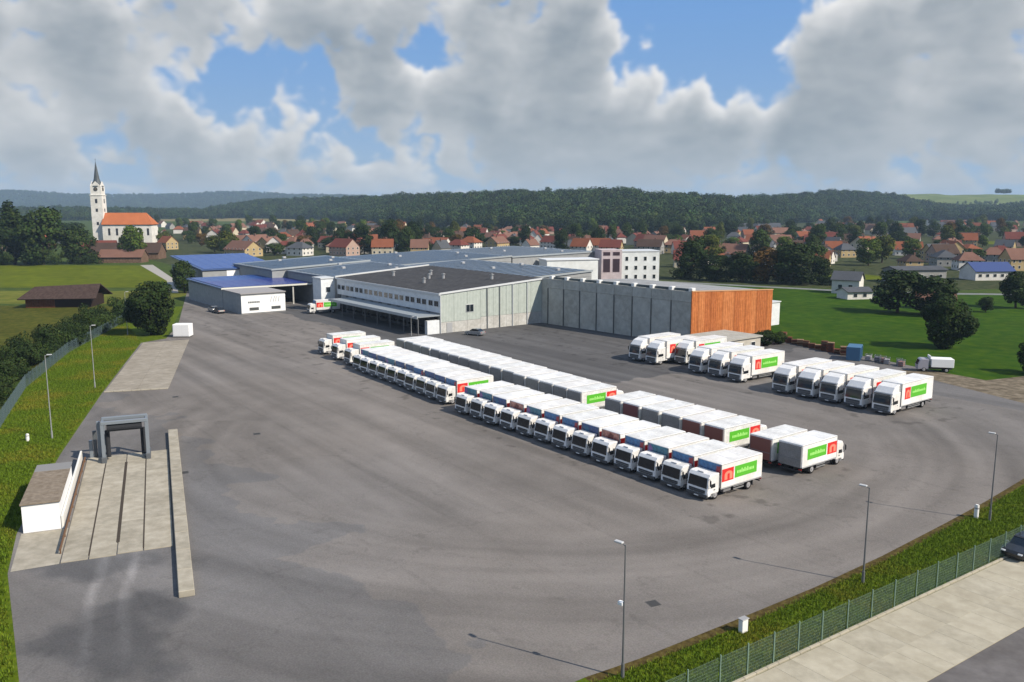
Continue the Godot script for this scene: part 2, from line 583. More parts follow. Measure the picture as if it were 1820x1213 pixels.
func tuft_mesh() -> ArrayMesh:
	var b := MB.new()
	b.tint = true
	var r := RandomNumberGenerator.new()
	r.seed = 77
	for k in 9:
		var w := r.randf() * TAU
		var o := Vector3(r.randf_range(-0.13, 0.13), 0, r.randf_range(-0.13, 0.13))
		var s := Vector3(cos(w), 0, sin(w)) * 0.016
		var tip := o + Vector3(r.randf_range(-0.10, 0.10), r.randf_range(0.09, 0.20), r.randf_range(-0.10, 0.10))
		var g := r.randf_range(0.8, 1.25)
		b.col = Color(0.128 * g, 0.182 * g, 0.012 * g)
		b.tri(o - s, o + s, tip, Vector3(-s.z, 0.012, s.x).normalized())
	return b.mesh()


func scatter(called: String, label: String, poly: Array, count: int, shape: Mesh, m: Material, sd: int, s0: float, s1: float) -> void:
	var flatp := PackedVector2Array(poly)
	var lo := flatp[0]
	var hi := flatp[0]
	for p in flatp:
		lo = lo.min(p)
		hi = hi.max(p)
	var r := RandomNumberGenerator.new()
	r.seed = sd
	var mm := MultiMesh.new()
	mm.transform_format = MultiMesh.TRANSFORM_3D
	mm.use_colors = true
	mm.mesh = shape
	mm.instance_count = count
	var patch := FastNoiseLite.new()
	patch.frequency = 0.11
	patch.seed = sd
	var i := 0
	while i < count:
		var p := Vector2(r.randf_range(lo.x, hi.x), r.randf_range(lo.y, hi.y))
		if Geometry2D.is_point_in_polygon(p, flatp):
			mm.set_instance_transform(i, Transform3D(Basis(Vector3.UP, r.randf() * TAU).scaled(Vector3.ONE * r.randf_range(s0, s1)), Vector3(p.x, 0.01, p.y)))
			var dry := clampf(patch.get_noise_2d(p.x, p.y) * 1.3 + r.randf_range(-0.25, 0.45), 0.0, 1.0)
			var tone := r.randf_range(0.7, 1.15)
			mm.set_instance_color(i, Color(lerpf(0.78, 1.5, dry) * tone, lerpf(0.9, 1.0, dry) * tone, lerpf(1.0, 1.9, dry) * tone))
			i += 1
	var o := MultiMeshInstance3D.new()
	o.name = numbered(called)
	o.multimesh = mm
	o.material_override = m
	add_child(o)
	tag(o, label, "grass", "", "stuff")


# ---------------------------------------------------------------- hills and woods
func curve(xs: Array, ys: Array, x: float) -> float:
	for i in range(1, xs.size()):
		if x <= xs[i]:
			return lerpf(ys[i - 1], ys[i], clampf((x - xs[i - 1]) / (xs[i] - xs[i - 1]), 0, 1))
	return ys[-1]


# a hill as a fan of slopes: bearings (tangents), crest heights, distance of foot and depth to the crest
var hill_noise := FastNoiseLite.new()
func hill_height(h: Dictionary, tx: float, t: float) -> float:
	var crest := curve(h.tx, h.h, tx)
	var d: float = curve(h.tx, h.foot, tx) + t * h.deep
	var up := smoothstep(0.0, 1.0, t) if t < 1.0 else 1.0 - 0.5 * smoothstep(1.0, 1.7, t)
	return crest * up * (1.0 + 0.10 * hill_noise.get_noise_2d(tx * d * 0.35, d * 0.35)) - 0.6


func hill_point(h: Dictionary, tx: float, t: float) -> Vector3:
	var d: float = curve(h.tx, h.foot, tx) + t * h.deep
	return Vector3(tx * d, hill_height(h, tx, t), -d)


func hill(h: Dictionary, m: Material) -> void:
	var b := MB.new()
	var nx := 90
	var nt := 14
	for i in nx:
		for j in nt:
			var x0 := lerpf(h.tx[0], h.tx[-1], float(i) / nx)
			var x1 := lerpf(h.tx[0], h.tx[-1], float(i + 1) / nx)
			var t0 := 1.7 * j / nt
			var t1 := 1.7 * (j + 1) / nt
			var p := [hill_point(h, x0, t0), hill_point(h, x1, t0), hill_point(h, x1, t1), hill_point(h, x0, t1)]
			var nn: Vector3 = (p[3] - p[0]).cross(p[1] - p[0]).normalized()
			if nn.y < 0: nn = -nn
			b.tri(p[0], p[1], p[2], nn)
			b.tri(p[0], p[2], p[3], nn)
	struct("hill", b, m)


func wood(called: String, label: String, h: Dictionary, count: int, shapes: Array, m: Material, sd: int, s0: float, s1: float, t_lo: float, t_hi: float, x_lo: float, x_hi: float, holes: Array) -> void:
	var r := RandomNumberGenerator.new()
	r.seed = sd
	var at := []
	for k in shapes.size():
		at.append([])
	var tries := 0
	var got := 0
	while got < count and tries < count * 6:
		tries += 1
		var tx := r.randf_range(x_lo, x_hi)
		var t := r.randf_range(t_lo, t_hi)
		var skip := false
		for q in holes:
			if tx > q[0] and tx < q[1] and t > q[2] and t < q[3]:
				skip = true
		if skip:
			continue
		var p := hill_point(h, tx, t)
		var s := r.randf_range(s0, s1) * (1.0 + 0.25 * hill_noise.get_noise_2d(p.x * 1.5, p.z * 1.5))
		var g := r.randf_range(0.55, 1.5) + 0.7 * hill_noise.get_noise_2d(p.x * 2.0 + 900.0, p.z * 2.0)
		at[r.randi() % shapes.size()].append([Transform3D(Basis(Vector3.UP, r.randf() * TAU).scaled(Vector3(s * r.randf_range(0.9, 1.25), s, s * r.randf_range(0.9, 1.25))), p), Color(g * r.randf_range(0.85, 1.15), g, g * r.randf_range(0.85, 1.15))])
		got += 1
	for k in shapes.size():
		var mm := MultiMesh.new()
		mm.transform_format = MultiMesh.TRANSFORM_3D
		mm.use_colors = true
		mm.mesh = shapes[k]
		mm.instance_count = at[k].size()
		for i in at[k].size():
			mm.set_instance_transform(i, at[k][i][0])
			mm.set_instance_color(i, at[k][i][1])
		var o := MultiMeshInstance3D.new()
		o.name = numbered(called)
		o.multimesh = mm
		o.material_override = m
		add_child(o)
		tag(o, label, "forest", "", "stuff")


func hills() -> void:
	hill_noise.frequency = 0.012
	hill_noise.fractal_octaves = 3
	hill_noise.seed = 31
	var under := grain("wood_floor", Color(0.018, 0.030, 0.010), Color(0.035, 0.055, 0.018), 80.0, 0.95)
	var shapes := [crown_mesh(301, 260, 1.5, "far"), crown_mesh(302, 260, 1.4, "far"), crown_mesh(303, 240, 1.2, "fir")]
	var leafy := mt("wood_leaves", 0.72, 0.76, 0.82, 0.9)
	leafy.vertex_color_use_as_albedo = true
	# wooded ridge behind the village
	var ridge := {"tx": [], "h": [], "foot": [], "deep": 420.0}
	var px := [-0.357, -0.307, -0.24, -0.18, -0.14, -0.127, -0.053, 0.02, 0.067, 0.113, 0.16, 0.207, 0.253, 0.293, 0.34, 0.38, 0.42, 0.46, 0.493, 0.527, 0.567, 0.65, 0.75]
	var top := [-7, 7, 12, 13, 13, 18, 19, 22, 23, 26, 18, 17, 12, 14, 19, 24, 22, 13, 3, -3, -1, 1, 1]
	var foot := [1750.0, 1720.0, 1600.0, 1300.0, 1150.0, 1120.0, 960.0, 860.0, 820.0, 800.0, 790.0, 800.0, 900.0, 1080.0, 1280.0, 1380.0, 1450.0, 1480.0, 1480.0, 1480.0, 1450.0, 1450.0, 1450.0]
	for i in px.size():
		ridge.tx.append(px[i])
		ridge.foot.append(foot[i])
		ridge.h.append(maxf(3.0, CAM_H + top[i] / 1500.0 * (foot[i] + 420.0) - 15.0))
	hill(ridge, under)
	wood("hillside_wood", "dense dark green wood covering the long ridge behind the village", ridge, 13000, shapes, leafy, 61, 0.75, 1.5, 0.0, 1.15, -0.36, 0.75, [[0.10, 0.125, 0.42, 0.5], [-0.105, -0.06, 0.72, 0.8], [0.205, 0.26, 0.0, 0.10], [-0.34, -0.22, 0.0, 0.1]])
	# open field hill to the right, farther off
	var down := {"tx": [0.40, 0.45, 0.5, 0.58, 0.66, 0.75], "h": [56.0, 58.0, 60.0, 59.0, 58.0, 56.0], "foot": [1980.0, 1980.0, 1980.0, 1980.0, 1980.0, 1980.0], "deep": 600.0}
	hill(down, grain("hill_field", Color(0.085, 0.125, 0.030), Color(0.16, 0.185, 0.055), 420.0, 0.95, 0.012))
	wood("hilltop_wood", "small copse on top of the pale green field hill", down, 26, [shapes[0]], leafy, 62, 0.9, 1.3, 0.96, 1.02, 0.566, 0.582, [])
	wood("field_hedge", "dark hedge trees crossing the pale green field hill", down, 420, shapes, leafy, 63, 0.6, 1.0, 0.15, 0.5, 0.52, 0.75, [])
	wood("field_hedge", "dark trees at the foot of the pale field hill", down, 500, shapes, leafy, 67, 0.7, 1.1, 0.0, 0.25, 0.44, 0.75, [])
	# far blue hills on the left
	var blue := {"tx": [-0.72, -0.607, -0.567, -0.507, -0.44, -0.373, -0.32, -0.26, -0.207, -0.14, -0.07, 0.1], "h": [], "foot": [], "deep": 1000.0}
	for y in [30, 26, 24, 19, 18, 20, 24, 19, 18, 14, 10, 0]:
		blue.h.append(CAM_H + y / 1500.0 * 5200.0 - 14.0)
		blue.foot.append(4200.0)
	hill(blue, under)
	wood("distant_wood", "hazy blue wooded hills on the horizon behind the church", blue, 12000, shapes, leafy, 64, 1.0, 1.6, 0.0, 1.1, -0.72, 0.1, [])
	# nearer dark belt at the foot of the far hills
	var belt := {"tx": [-0.7, -0.5, -0.4, -0.33], "h": [10.0, 12.0, 9.0, 3.0], "foot": [1500.0, 1500.0, 1650.0, 1700.0], "deep": 300.0}
	hill(belt, under)
	wood("wood_belt", "dark belt of trees between the church and the far hills", belt, 2200, shapes, leafy, 65, 0.7, 1.1, 0.0, 1.1, -0.7, -0.33, [])


# ---------------------------------------------------------------- trees
func crown_mesh(sd: int, leaves: int, size: float, kind: String) -> ArrayMesh:
	var r := RandomNumberGenerator.new()
	r.seed = sd
	var b := MB.new()
	b.tint = true
	var blobs := []     # centre, radii, share
	if kind == "broad":
		blobs.append([Vector3(0, 5.4, 0), Vector3(3.0, 3.8, 3.0)])
		for k in 22:
			var w := r.randf() * TAU
			var d := r.randf_range(1.4, 3.3)
			var y := r.randf_range(1.5, 8.6)
			d *= 1.0 - 0.45 * absf(y - 4.6) / 4.0
			var s := r.randf_range(0.9, 1.7)
			blobs.append([Vector3(cos(w) * d, y, sin(w) * d), Vector3(s, s * 0.8, s)])
	elif kind == "round":
		blobs.append([Vector3(0, 4.6, 0), Vector3(3.6, 4.0, 3.6)])
		for k in 22:
			var dir := Vector3(r.randfn(), r.randfn(), r.randfn()).normalized()
			var s := r.randf_range(0.8, 1.6)
			blobs.append([Vector3(0, 4.7, 0) + dir * Vector3(3.2, 3.7, 3.2), Vector3(s, s * 0.85, s)])
	elif kind == "poplar":
		for k in 16:
			var y := 1.2 + k * 0.52
			var s := 1.25 * sin(PI * clampf((k + 2.2) / 19.0, 0.05, 1.0)) + 0.25
			blobs.append([Vector3(r.randf_range(-0.5, 0.5), y, r.randf_range(-0.5, 0.5)), Vector3(s, 0.9, s)])
	elif kind == "shrub":
		for k in 9:
			var w := r.randf() * TAU
			var d := r.randf_range(0.0, 1.3)
			var s := r.randf_range(0.5, 1.0)
			blobs.append([Vector3(cos(w) * d, r.randf_range(0.5, 1.7), sin(w) * d), Vector3(s, s * 0.8, s)])
	elif kind == "fir":
		for k in 9:
			var y := 1.6 + k * 1.55
			var s := 3.6 * (1.0 - k / 9.5)
			blobs.append([Vector3(0, y, 0), Vector3(s, 0.8, s)])
	else:
		blobs.append([Vector3(0, 8.5, 0), Vector3(4.2, 5.0, 4.2)])
		for k in 9:
			var w := r.randf() * TAU
			var d := r.randf_range(1.5, 4.0)
			var s := r.randf_range(1.6, 2.8)
			blobs.append([Vector3(cos(w) * d, r.randf_range(5.0, 13.0), sin(w) * d), Vector3(s, s * 0.8, s)])
	var mid := Vector3.ZERO
	var area := 0.0
	for q in blobs:
		mid += q[0]
		area += q[1].x * q[1].x
	mid /= blobs.size()
	for q in blobs:
		var tone := r.randf_range(0.78, 1.22)
		var count := int(leaves * q[1].x * q[1].x / area) + 1
		for k in count:
			var dir := Vector3(r.randfn(), r.randfn(), r.randfn()).normalized()
			var p: Vector3 = q[0] + dir * q[1] * (0.55 + 0.5 * sqrt(r.randf()))
			var out := (dir * 0.6 + (p - mid).normalized() * 0.5 + Vector3(r.randfn(), r.randfn(), r.randfn()) * 0.42 + Vector3(0, 0.15, 0)).normalized()
			var s := out.cross(Vector3(r.randfn(), r.randfn(), r.randfn())).normalized()
			var t := out.cross(s)
			var z := size * r.randf_range(0.6, 1.25)
			var g := tone * r.randf_range(0.72, 1.28)
			b.col = Color(0.040 * g * r.randf_range(0.85, 1.25), 0.066 * g, 0.016 * g)
			var bend := out * z * 0.18
			b.tri(p - s * z * 0.5, p + t * z * 0.42 + bend, p + s * z * 0.5, out)
			b.tri(p - s * z * 0.5, p - t * z * 0.42 - bend * 0.5, p + s * z * 0.5, out)
	return b.mesh()


func make_tree(called: String, category: String, kind: String, sd: int, leaves: int, size: float, m: Material) -> Node3D:
	var o := prototype(called, category)
	var r := RandomNumberGenerator.new()
	r.seed = sd + 9
	if kind != "shrub":
		var b := MB.new()
		var top := 7.0 if kind == "poplar" else 5.2
		var rad := 0.26 if kind != "round" else 0.3
		b.tube(Vector3(0, -0.2, 0), Vector3(0.1, top * 0.5, 0.05), rad, rad * 0.7, 8)
		b.tube(Vector3(0.1, top * 0.5, 0.05), Vector3(0.0, top, 0.1), rad * 0.7, rad * 0.25, 7)
		for k in 6:
			var w := TAU * k / 6.0 + r.randf()
			var y0 := top * r.randf_range(0.35, 0.8)
			var rr := 0.6 if kind == "poplar" else 2.0
			b.tube(Vector3(0.05, y0, 0.04), Vector3(cos(w) * rr, y0 + r.randf_range(0.8, 1.8), sin(w) * rr), rad * 0.35, rad * 0.1, 5)
		obj("trunk", b, mt("bark", 0.06, 0.045, 0.032, 0.95), o)
	obj("crown", crown_mesh(sd, leaves, size, kind), m, o)
	return o


var tree_proto := {}
var leaf_mats := []


func leaf_material(key: String, r: float, g: float, b: float) -> StandardMaterial3D:
	var m := mt(key, r, g, b, 0.75)
	m.vertex_color_use_as_albedo = true
	m.backlight_enabled = true
	m.backlight = lin(0.05, 0.08, 0.01)
	return m


func plant(kind: String, at: Vector3, high: float, wide: float, label: String, group: String, shade: int, called := "") -> Node3D:
	var list: Array = tree_proto[kind]
	var k := rng.randi() % list.size()
	var proto: Node3D = list[k]
	var o := dup(proto, label, at, rng.randf() * TAU, group, called)
	var native := {"broad": [9.4, 7.6], "round": [9.4, 9.0], "poplar": [10.2, 3.2], "shrub": [2.4, 3.4]}
	var s: Array = native[kind]
	o.scale = Vector3(wide / s[1], high / s[0], wide / s[1])
	o.get_node("crown").material_override = leaf_mats[shade]
	return o


func tree_prototypes() -> void:
	leaf_mats = [leaf_material("leaf_dark", 0.50, 0.54, 0.58), leaf_material("leaf_mid", 0.85, 0.86, 0.85), leaf_material("leaf_bright", 1.5, 1.42, 1.0), leaf_material("leaf_olive", 1.6, 1.2, 0.9), leaf_material("leaf_copper", 2.0, 0.75, 0.8)]
	tree_proto = {
		"broad": [make_tree("tree", "tree", "broad", 41, 3600, 0.52, leaf_mats[1]), make_tree("tree", "tree", "broad", 42, 3600, 0.52, leaf_mats[1]), make_tree("tree", "tree", "broad", 43, 3600, 0.52, leaf_mats[1])],
		"round": [make_tree("tree", "tree", "round", 44, 9000, 0.42, leaf_mats[1])],
		"poplar": [make_tree("tree", "tree", "poplar", 45, 4500, 0.42, leaf_mats[1])],
		"shrub": [make_tree("shrub", "shrub", "shrub", 46, 1100, 0.22, leaf_mats[1]), make_tree("shrub", "shrub", "shrub", 47, 1100, 0.22, leaf_mats[1])],
	}


func drop_prototypes() -> void:
	for k in tree_proto:
		for t in tree_proto[k]:
			remove_child(t)
			t.free()


# ---------------------------------------------------------------- houses
const WALLS := [["white", 0.68, 0.665, 0.63], ["cream", 0.56, 0.50, 0.38], ["yellow", 0.44, 0.34, 0.18], ["grey", 0.30, 0.30, 0.29], ["pink", 0.42, 0.30, 0.25]]
const ROOFS := [["orange-red", 0.225, 0.082, 0.045], ["red", 0.15, 0.050, 0.040], ["dark brown", 0.075, 0.050, 0.040], ["faded red", 0.19, 0.105, 0.080], ["slate grey", 0.085, 0.092, 0.105]]


func roof_material(k: int) -> Material:
	var q: Array = ROOFS[k]
	return grain("roof_" + q[0], Color(q[1], q[2], q[3]) * 0.72, Color(q[1], q[2], q[3]) * 1.22, 9.0, 0.8, 0.05)


func wall_material(k: int) -> Material:
	var q: Array = WALLS[k]
	return grain("wall_" + q[0], Color(q[1], q[2], q[3]) * 0.86, Color(q[1], q[2], q[3]) * 1.04, 7.0, 0.85, 0.02)


func house_meshes(w: float, l: float, hw: float, hr: float, hip: float) -> Dictionary:
	var wall := MB.new()
	var x := w * 0.5
	var z := l * 0.5
	var rise := hr - hw
	wall.box(Vector3(0, hw * 0.5 - 0.1, 0), Vector3(w, hw + 0.2, l))
	for s in [-1.0, 1.0]:
		if hip < 0.1:
			wall.face([Vector3(-x, hw, s * z), Vector3(x, hw, s * z), Vector3(0, hr - 0.12, s * z)], Vector3(0, hw, 0))
	var roof := MB.new()
	var o := 0.55
	var drop := o * rise / x
	var zz := z + (0.4 if hip < 0.1 else o)
	var rz := zz - hip
	for s in [-1.0, 1.0]:
		var p := [Vector3(s * (x + o), hw - drop, -zz), Vector3(s * (x + o), hw - drop, zz), Vector3(0, hr, rz), Vector3(0, hr, -rz)]
		var nn := Vector3(s * rise, x, 0).normalized()
		var lift := nn * 0.02
		roof.slab([p[0] + lift, p[1] + lift, p[2] + lift, p[3] + lift], nn, 0.16)
		if hip >= 0.1:
			var q := [Vector3(-x - o, hw - drop, s * zz), Vector3(x + o, hw - drop, s * zz), Vector3(0, hr, s * rz)]
			var n2 := Vector3(0, hip, s * (rise + drop)).normalized()
			roof.slab([q[0] + n2 * 0.02, q[1] + n2 * 0.02, q[2] + n2 * 0.02], n2, 0.16)
	var ch := MB.new()
	ch.box(Vector3(x * 0.25, hr + 0.2, z * 0.35), Vector3(0.7, 1.7, 0.6))
	return {"wall": wall.mesh(), "roof": roof.mesh(), "chimney": ch.mesh(), "w": w, "l": l, "hw": hw, "hr": hr, "hip": hip}


var window_mesh: ArrayMesh
var frame_mesh: ArrayMesh


func make_house(h: Dictionary, windows: bool) -> Node3D:
	var o := prototype("house", "house")
	obj("wall", h.wall, wall_material(0), o)
	var rf := obj("roof", h.roof, roof_material(0), o)
	obj("chimney", h.chimney, mt("chimney_brick", 0.16, 0.10, 0.08, 0.9), rf)
	if windows:
		var floors := 2 if h.hw > 4.5 else 1
		for s in [-1.0, 1.0]:
			for f in floors:
				var y: float = 1.7 + f * 2.7
				var nl := int(h.l / 2.9)
				for k in nl:
					var win := obj("window", frame_mesh, mt("window_frame", 0.7, 0.7, 0.68, 0.5), o)
					win.position = Vector3(s * (h.w * 0.5 + 0.015), y, (k + 0.5 - nl * 0.5) * h.l / nl)
					win.rotation.y = s * PI / 2
					obj("pane", window_mesh, mt("window_dark", 0.02, 0.025, 0.03, 0.08), win)
				var nw := int(h.w / 3.2)
				for k in nw:
					var win := obj("window", frame_mesh, mt("window_frame"), o)
					win.position = Vector3((k + 0.5 - nw * 0.5) * h.w / nw, y, s * (h.l * 0.5 + 0.015))
					win.rotation.y = 0.0 if s > 0 else PI
					obj("pane", window_mesh, mt("window_dark"), win)
	return o


func village() -> void:
	var fr := MB.new()
	fr.box(Vector3(0, 0, 0), Vector3(1.25, 1.45, 0.06))
	frame_mesh = fr.mesh()
	var pn := MB.new()
	pn.box(Vector3(0, 0, 0.03), Vector3(1.05, 1.25, 0.03))
	window_mesh = pn.mesh()
	var shapes := [house_meshes(9.5, 12.0, 5.2, 9.6, 0.0), house_meshes(8.5, 10.5, 4.2, 8.6, 0.0), house_meshes(10.5, 15.0, 5.6, 10.2, 0.0), house_meshes(10, 11.5, 5.2, 8.6, 4.4), house_meshes(12, 19, 4.6, 9.6, 0.0), house_meshes(9, 9.5, 5.4, 8.4, 3.6)]
	var plain := []
	var fine := []
	for s in shapes:
		plain.append(make_house(s, false))
		fine.append(make_house(s, true))
	var spots := []
	var built := []
	# regions: bearing tangents, distances, wanted houses, reach of the fine ones
	var regions := [[-0.34, -0.06, 455, 580, 24], [-0.46, -0.30, 520, 1100, 34], [-0.30, -0.13, 470, 1050, 52], [-0.13, 0.04, 520, 880, 44], [0.04, 0.20, 470, 790, 30], [0.19, 0.40, 360, 950, 62], [0.36, 0.62, 345, 1250, 78], [-0.62, -0.52, 500, 800, 10]]
	var keep_out := [[Vector2(385, -612), 55.0], [Vector2(132, -320), 17.0], [Vector2(-236, -590), 60.0], [Vector2(144, -301), 20.0], [Vector2(175, -310), 20.0], [Vector2(104, -250), 16.0]]
	for g in regions:
		var got := 0
		var tries := 0
		while got < g[4] and tries < 3000:
			tries += 1
			var f := rng.randf()
			var d: float = lerpf(g[2], g[3], pow(f, 1.25))
			var tx := rng.randf_range(g[0], g[1])
			var p := Vector2(tx * d, -d)
			var ok := true
			for q in spots:
				if p.distance_to(q[0]) < q[1]:
					ok = false
					break
			for q in keep_out:
				if p.distance_to(q[0]) < q[1]:
					ok = false
			if not ok:
				continue
			var gap := 15.5 if d < 700 else 19.0
			spots.append([p, gap])
			got += 1
			var k := rng.randi() % shapes.size()
			var wk: int = [0, 0, 0, 1, 1, 2, 3, 4][rng.randi() % 8]
			var rk: int = [0, 0, 1, 1, 2, 3, 3, 4][rng.randi() % 8]
			if tx > 0.24 and rng.randf() < 0.2: rk = 4
			var near: bool = d < 560.0
			var label: String = "%s-walled house with %s %s roof" % [WALLS[wk][0], ROOFS[rk][0], "hipped" if shapes[k].hip > 0.1 else ("wide gabled" if shapes[k].w > 11 else "gabled")]
			var o := dup(fine[k] if near else plain[k], label, Vector3(p.x, 0, p.y), rng.randf_range(-0.5, 0.5) + (PI / 2 if rng.randf() < 0.6 else 0.0) - 0.3, "village houses", "house")
			built.append([p, o, label, "%s-walled %s-roofed house" % [WALLS[wk][0], ROOFS[rk][0]]])
			o.get_node("wall").material_override = wall_material(wk)
			o.get_node("roof").material_override = roof_material(rk)
			var s := rng.randf_range(0.72, 0.98)
			o.scale = Vector3(s, rng.randf_range(0.72, 0.95), s)
	for k in shapes.size():
		for t in [plain[k], fine[k]]:
			remove_child(t)
			t.free()
	for q in built:
		var best := 1e9
		var other := ""
		for t in built:
			var d: float = q[0].distance_to(t[0])
			if t[1] != q[1] and d < best:
				best = d
				other = t[3]
		q[1].set_meta("label", q[2] + ", next to " + other)
	# trees between the houses
	var names := ["dark", "mid green", "bright green", "olive green", "copper leaved"]
	for g in regions:
		var want: int = int(g[4] * 0.8)
		var got := 0
		var tries := 0
		while got < want and tries < 2500:
			tries += 1
			var d: float = lerpf(g[2], g[3], pow(rng.randf(), 1.1))
			var tx := rng.randf_range(g[0], g[1])
			var p := Vector2(tx * d, -d)
			var ok := true
			for q in spots:
				if p.distance_to(q[0]) < (10.0 if q[1] > 12.0 else q[1]):
					ok = false
					break
			if not ok:
				continue
			spots.append([p, 8.0])
			got += 1
			var sh: int = [0, 0, 0, 1, 1, 1, 2, 3, 4][rng.randi() % 9]
			var best := 1e9
			var other := ""
			for t in built:
				var q: float = p.distance_to(t[0])
				if q < best:
					best = q
					other = t[3]
			var high := rng.randf_range(6, 16)
			plant("broad", Vector3(p.x, 0, p.y), high, rng.randf_range(8, 14), "%s %s tree beside a %s" % ["tall" if high > 12.5 else ("low" if high < 8.5 else "middling"), names[sh], other], "village trees", sh, "tree")


func church() -> void:
	var white := grain("church_wall", Color(0.66, 0.645, 0.60), Color(0.78, 0.765, 0.72), 9.0, 0.8)
	var o := thing("church", "white church with tall clock tower, dark needle spire and orange nave roof", "church", Vector3(-300, 0, -620), 0.10)
	var b := MB.new()
	b.box(Vector3(0, 17, 0), Vector3(8, 34, 8))
	b.box(Vector3(0, 34.2, 0), Vector3(8.7, 0.5, 8.7))
	obj("tower", b, white, o)
	b = MB.new()
	b.box(Vector3(0, 37.4, 0), Vector3(7.4, 6.0, 7.4))
	for k in 4:
		var t := Basis(Vector3.UP, k * PI / 2)
		b.slab([t * Vector3(-3.7, 40.4, 3.71), t * Vector3(3.7, 40.4, 3.71), t * Vector3(0, 44.0, 3.71)], t * Vector3(0, 0, 1), 0.5)
	obj("belfry", b, white, o)
	b = MB.new()
	# spire: broad foot, needle above
	var rings := [[40.3, 4.4], [43.0, 2.7], [46.0, 1.9], [57.8, 0.12]]
	for i in 3:
		for k in 8:
			var w0 := TAU * (k + 0.5) / 8
			var w1 := TAU * (k + 1.5) / 8
			var q := [Vector3(cos(w0) * rings[i][1], rings[i][0], sin(w0) * rings[i][1]), Vector3(cos(w1) * rings[i][1], rings[i][0], sin(w1) * rings[i][1]), Vector3(cos(w1) * rings[i + 1][1], rings[i + 1][0], sin(w1) * rings[i + 1][1]), Vector3(cos(w0) * rings[i + 1][1], rings[i + 1][0], sin(w0) * rings[i + 1][1])]
			b.face(q, Vector3(0, rings[i][0], 0))
	b.tube(Vector3(0, 57.5, 0), Vector3(0, 60.2, 0), 0.1, 0.08, 5)
	b.box(Vector3(0, 59.4, 0), Vector3(1.1, 0.14, 0.14))
	obj("spire", b, mt("spire_slate", 0.045, 0.055, 0.06, 0.6), o)
	for k in 4:
		var t := Basis(Vector3.UP, k * PI / 2)
		b = MB.new()
		b.tube(t * Vector3(0, 38.4, 3.6), t * Vector3(0, 38.4, 3.86), 1.45, 1.45, 16)
		var clock := obj("clock_face", b, mt("clock_dark", 0.05, 0.045, 0.04, 0.5), o)
		b = MB.new()
		b.box(t * Vector3(0, 38.85, 3.9), Vector3(0.14, 1.0, 0.14))
		b.box(t * Vector3(0.35, 38.4, 3.9), t * Vector3(0.8, 0.14, 0.1))
		obj("clock_hand", b, mt("gilt", 0.55, 0.38, 0.10, 0.4, 0.6), clock)
		for y in [30.0, 23.5, 14.0]:
			b = MB.new()
			b.box(t * Vector3(0, y, 4.03), (t * Vector3(1.5, 3.0 if y > 29 else 2.2, 0.16)).abs())
			obj("window", b, mt("church_opening", 0.02, 0.02, 0.025, 0.4), o)
	# nave to the right of the tower
	b = MB.new()
	b.span(Vector3(3.9, -0.2, -7), Vector3(38, 13.5, 7))
	obj("nave_wall", b, white, o)
	b = MB.new()
	for s in [-1.0, 1.0]:
		b.slab([Vector3(3.4, 13.2, s * 7.8), Vector3(39, 13.2, s * 7.8), Vector3(33, 21.6, 0), Vector3(3.4, 21.6, 0)], Vector3(0, 7.8, s * 8.4).normalized(), 0.3)
	b.slab([Vector3(39, 13.2, -7.8), Vector3(39, 13.2, 7.8), Vector3(33, 21.6, 0)], Vector3(8.4, 6, 0).normalized(), 0.3)
	obj("nave_roof", b, grain("roof_church", Color(0.33, 0.10, 0.04), Color(0.50, 0.17, 0.065), 8.0, 0.8, 0.05), o)
	for k in 6:
		for s in [-1.0, 1.0]:
			b = MB.new()
			b.box(Vector3(8.5 + k * 5.4, 8.0, s * 7.02), Vector3(1.5, 5.0, 0.14))
			obj("window", b, mt("church_opening"), o)
	# parish barns in front of the church
	var wallm := grain("old_brick", Color(0.12, 0.075, 0.05), Color(0.21, 0.14, 0.10), 6.0)
	var defs := [[-196.0, -432.0, 12.0, 34.0, 3.6, 8.2, 0.08, 2, "long brown-roofed farm building below the church"], [-186.0, -405.0, 9.0, 20.0, 3.0, 6.2, 0.05, 3, "low brick farm shed with faded roof at the field edge"], [-223.0, -452.0, 10.0, 22.0, 4.0, 8.5, 0.3, 1, "red-roofed farmhouse beside the poplar"]]
	for d in defs:
		var h := house_meshes(d[2], d[3], d[4], d[5], 0.0)
		var f := thing("farm_building", d[8], "farm building", Vector3(d[0], 0, d[1]), PI / 2 + d[6])
		obj("wall", h.wall, wallm, f)
		obj("roof", h.roof, roof_material(d[7]), f)


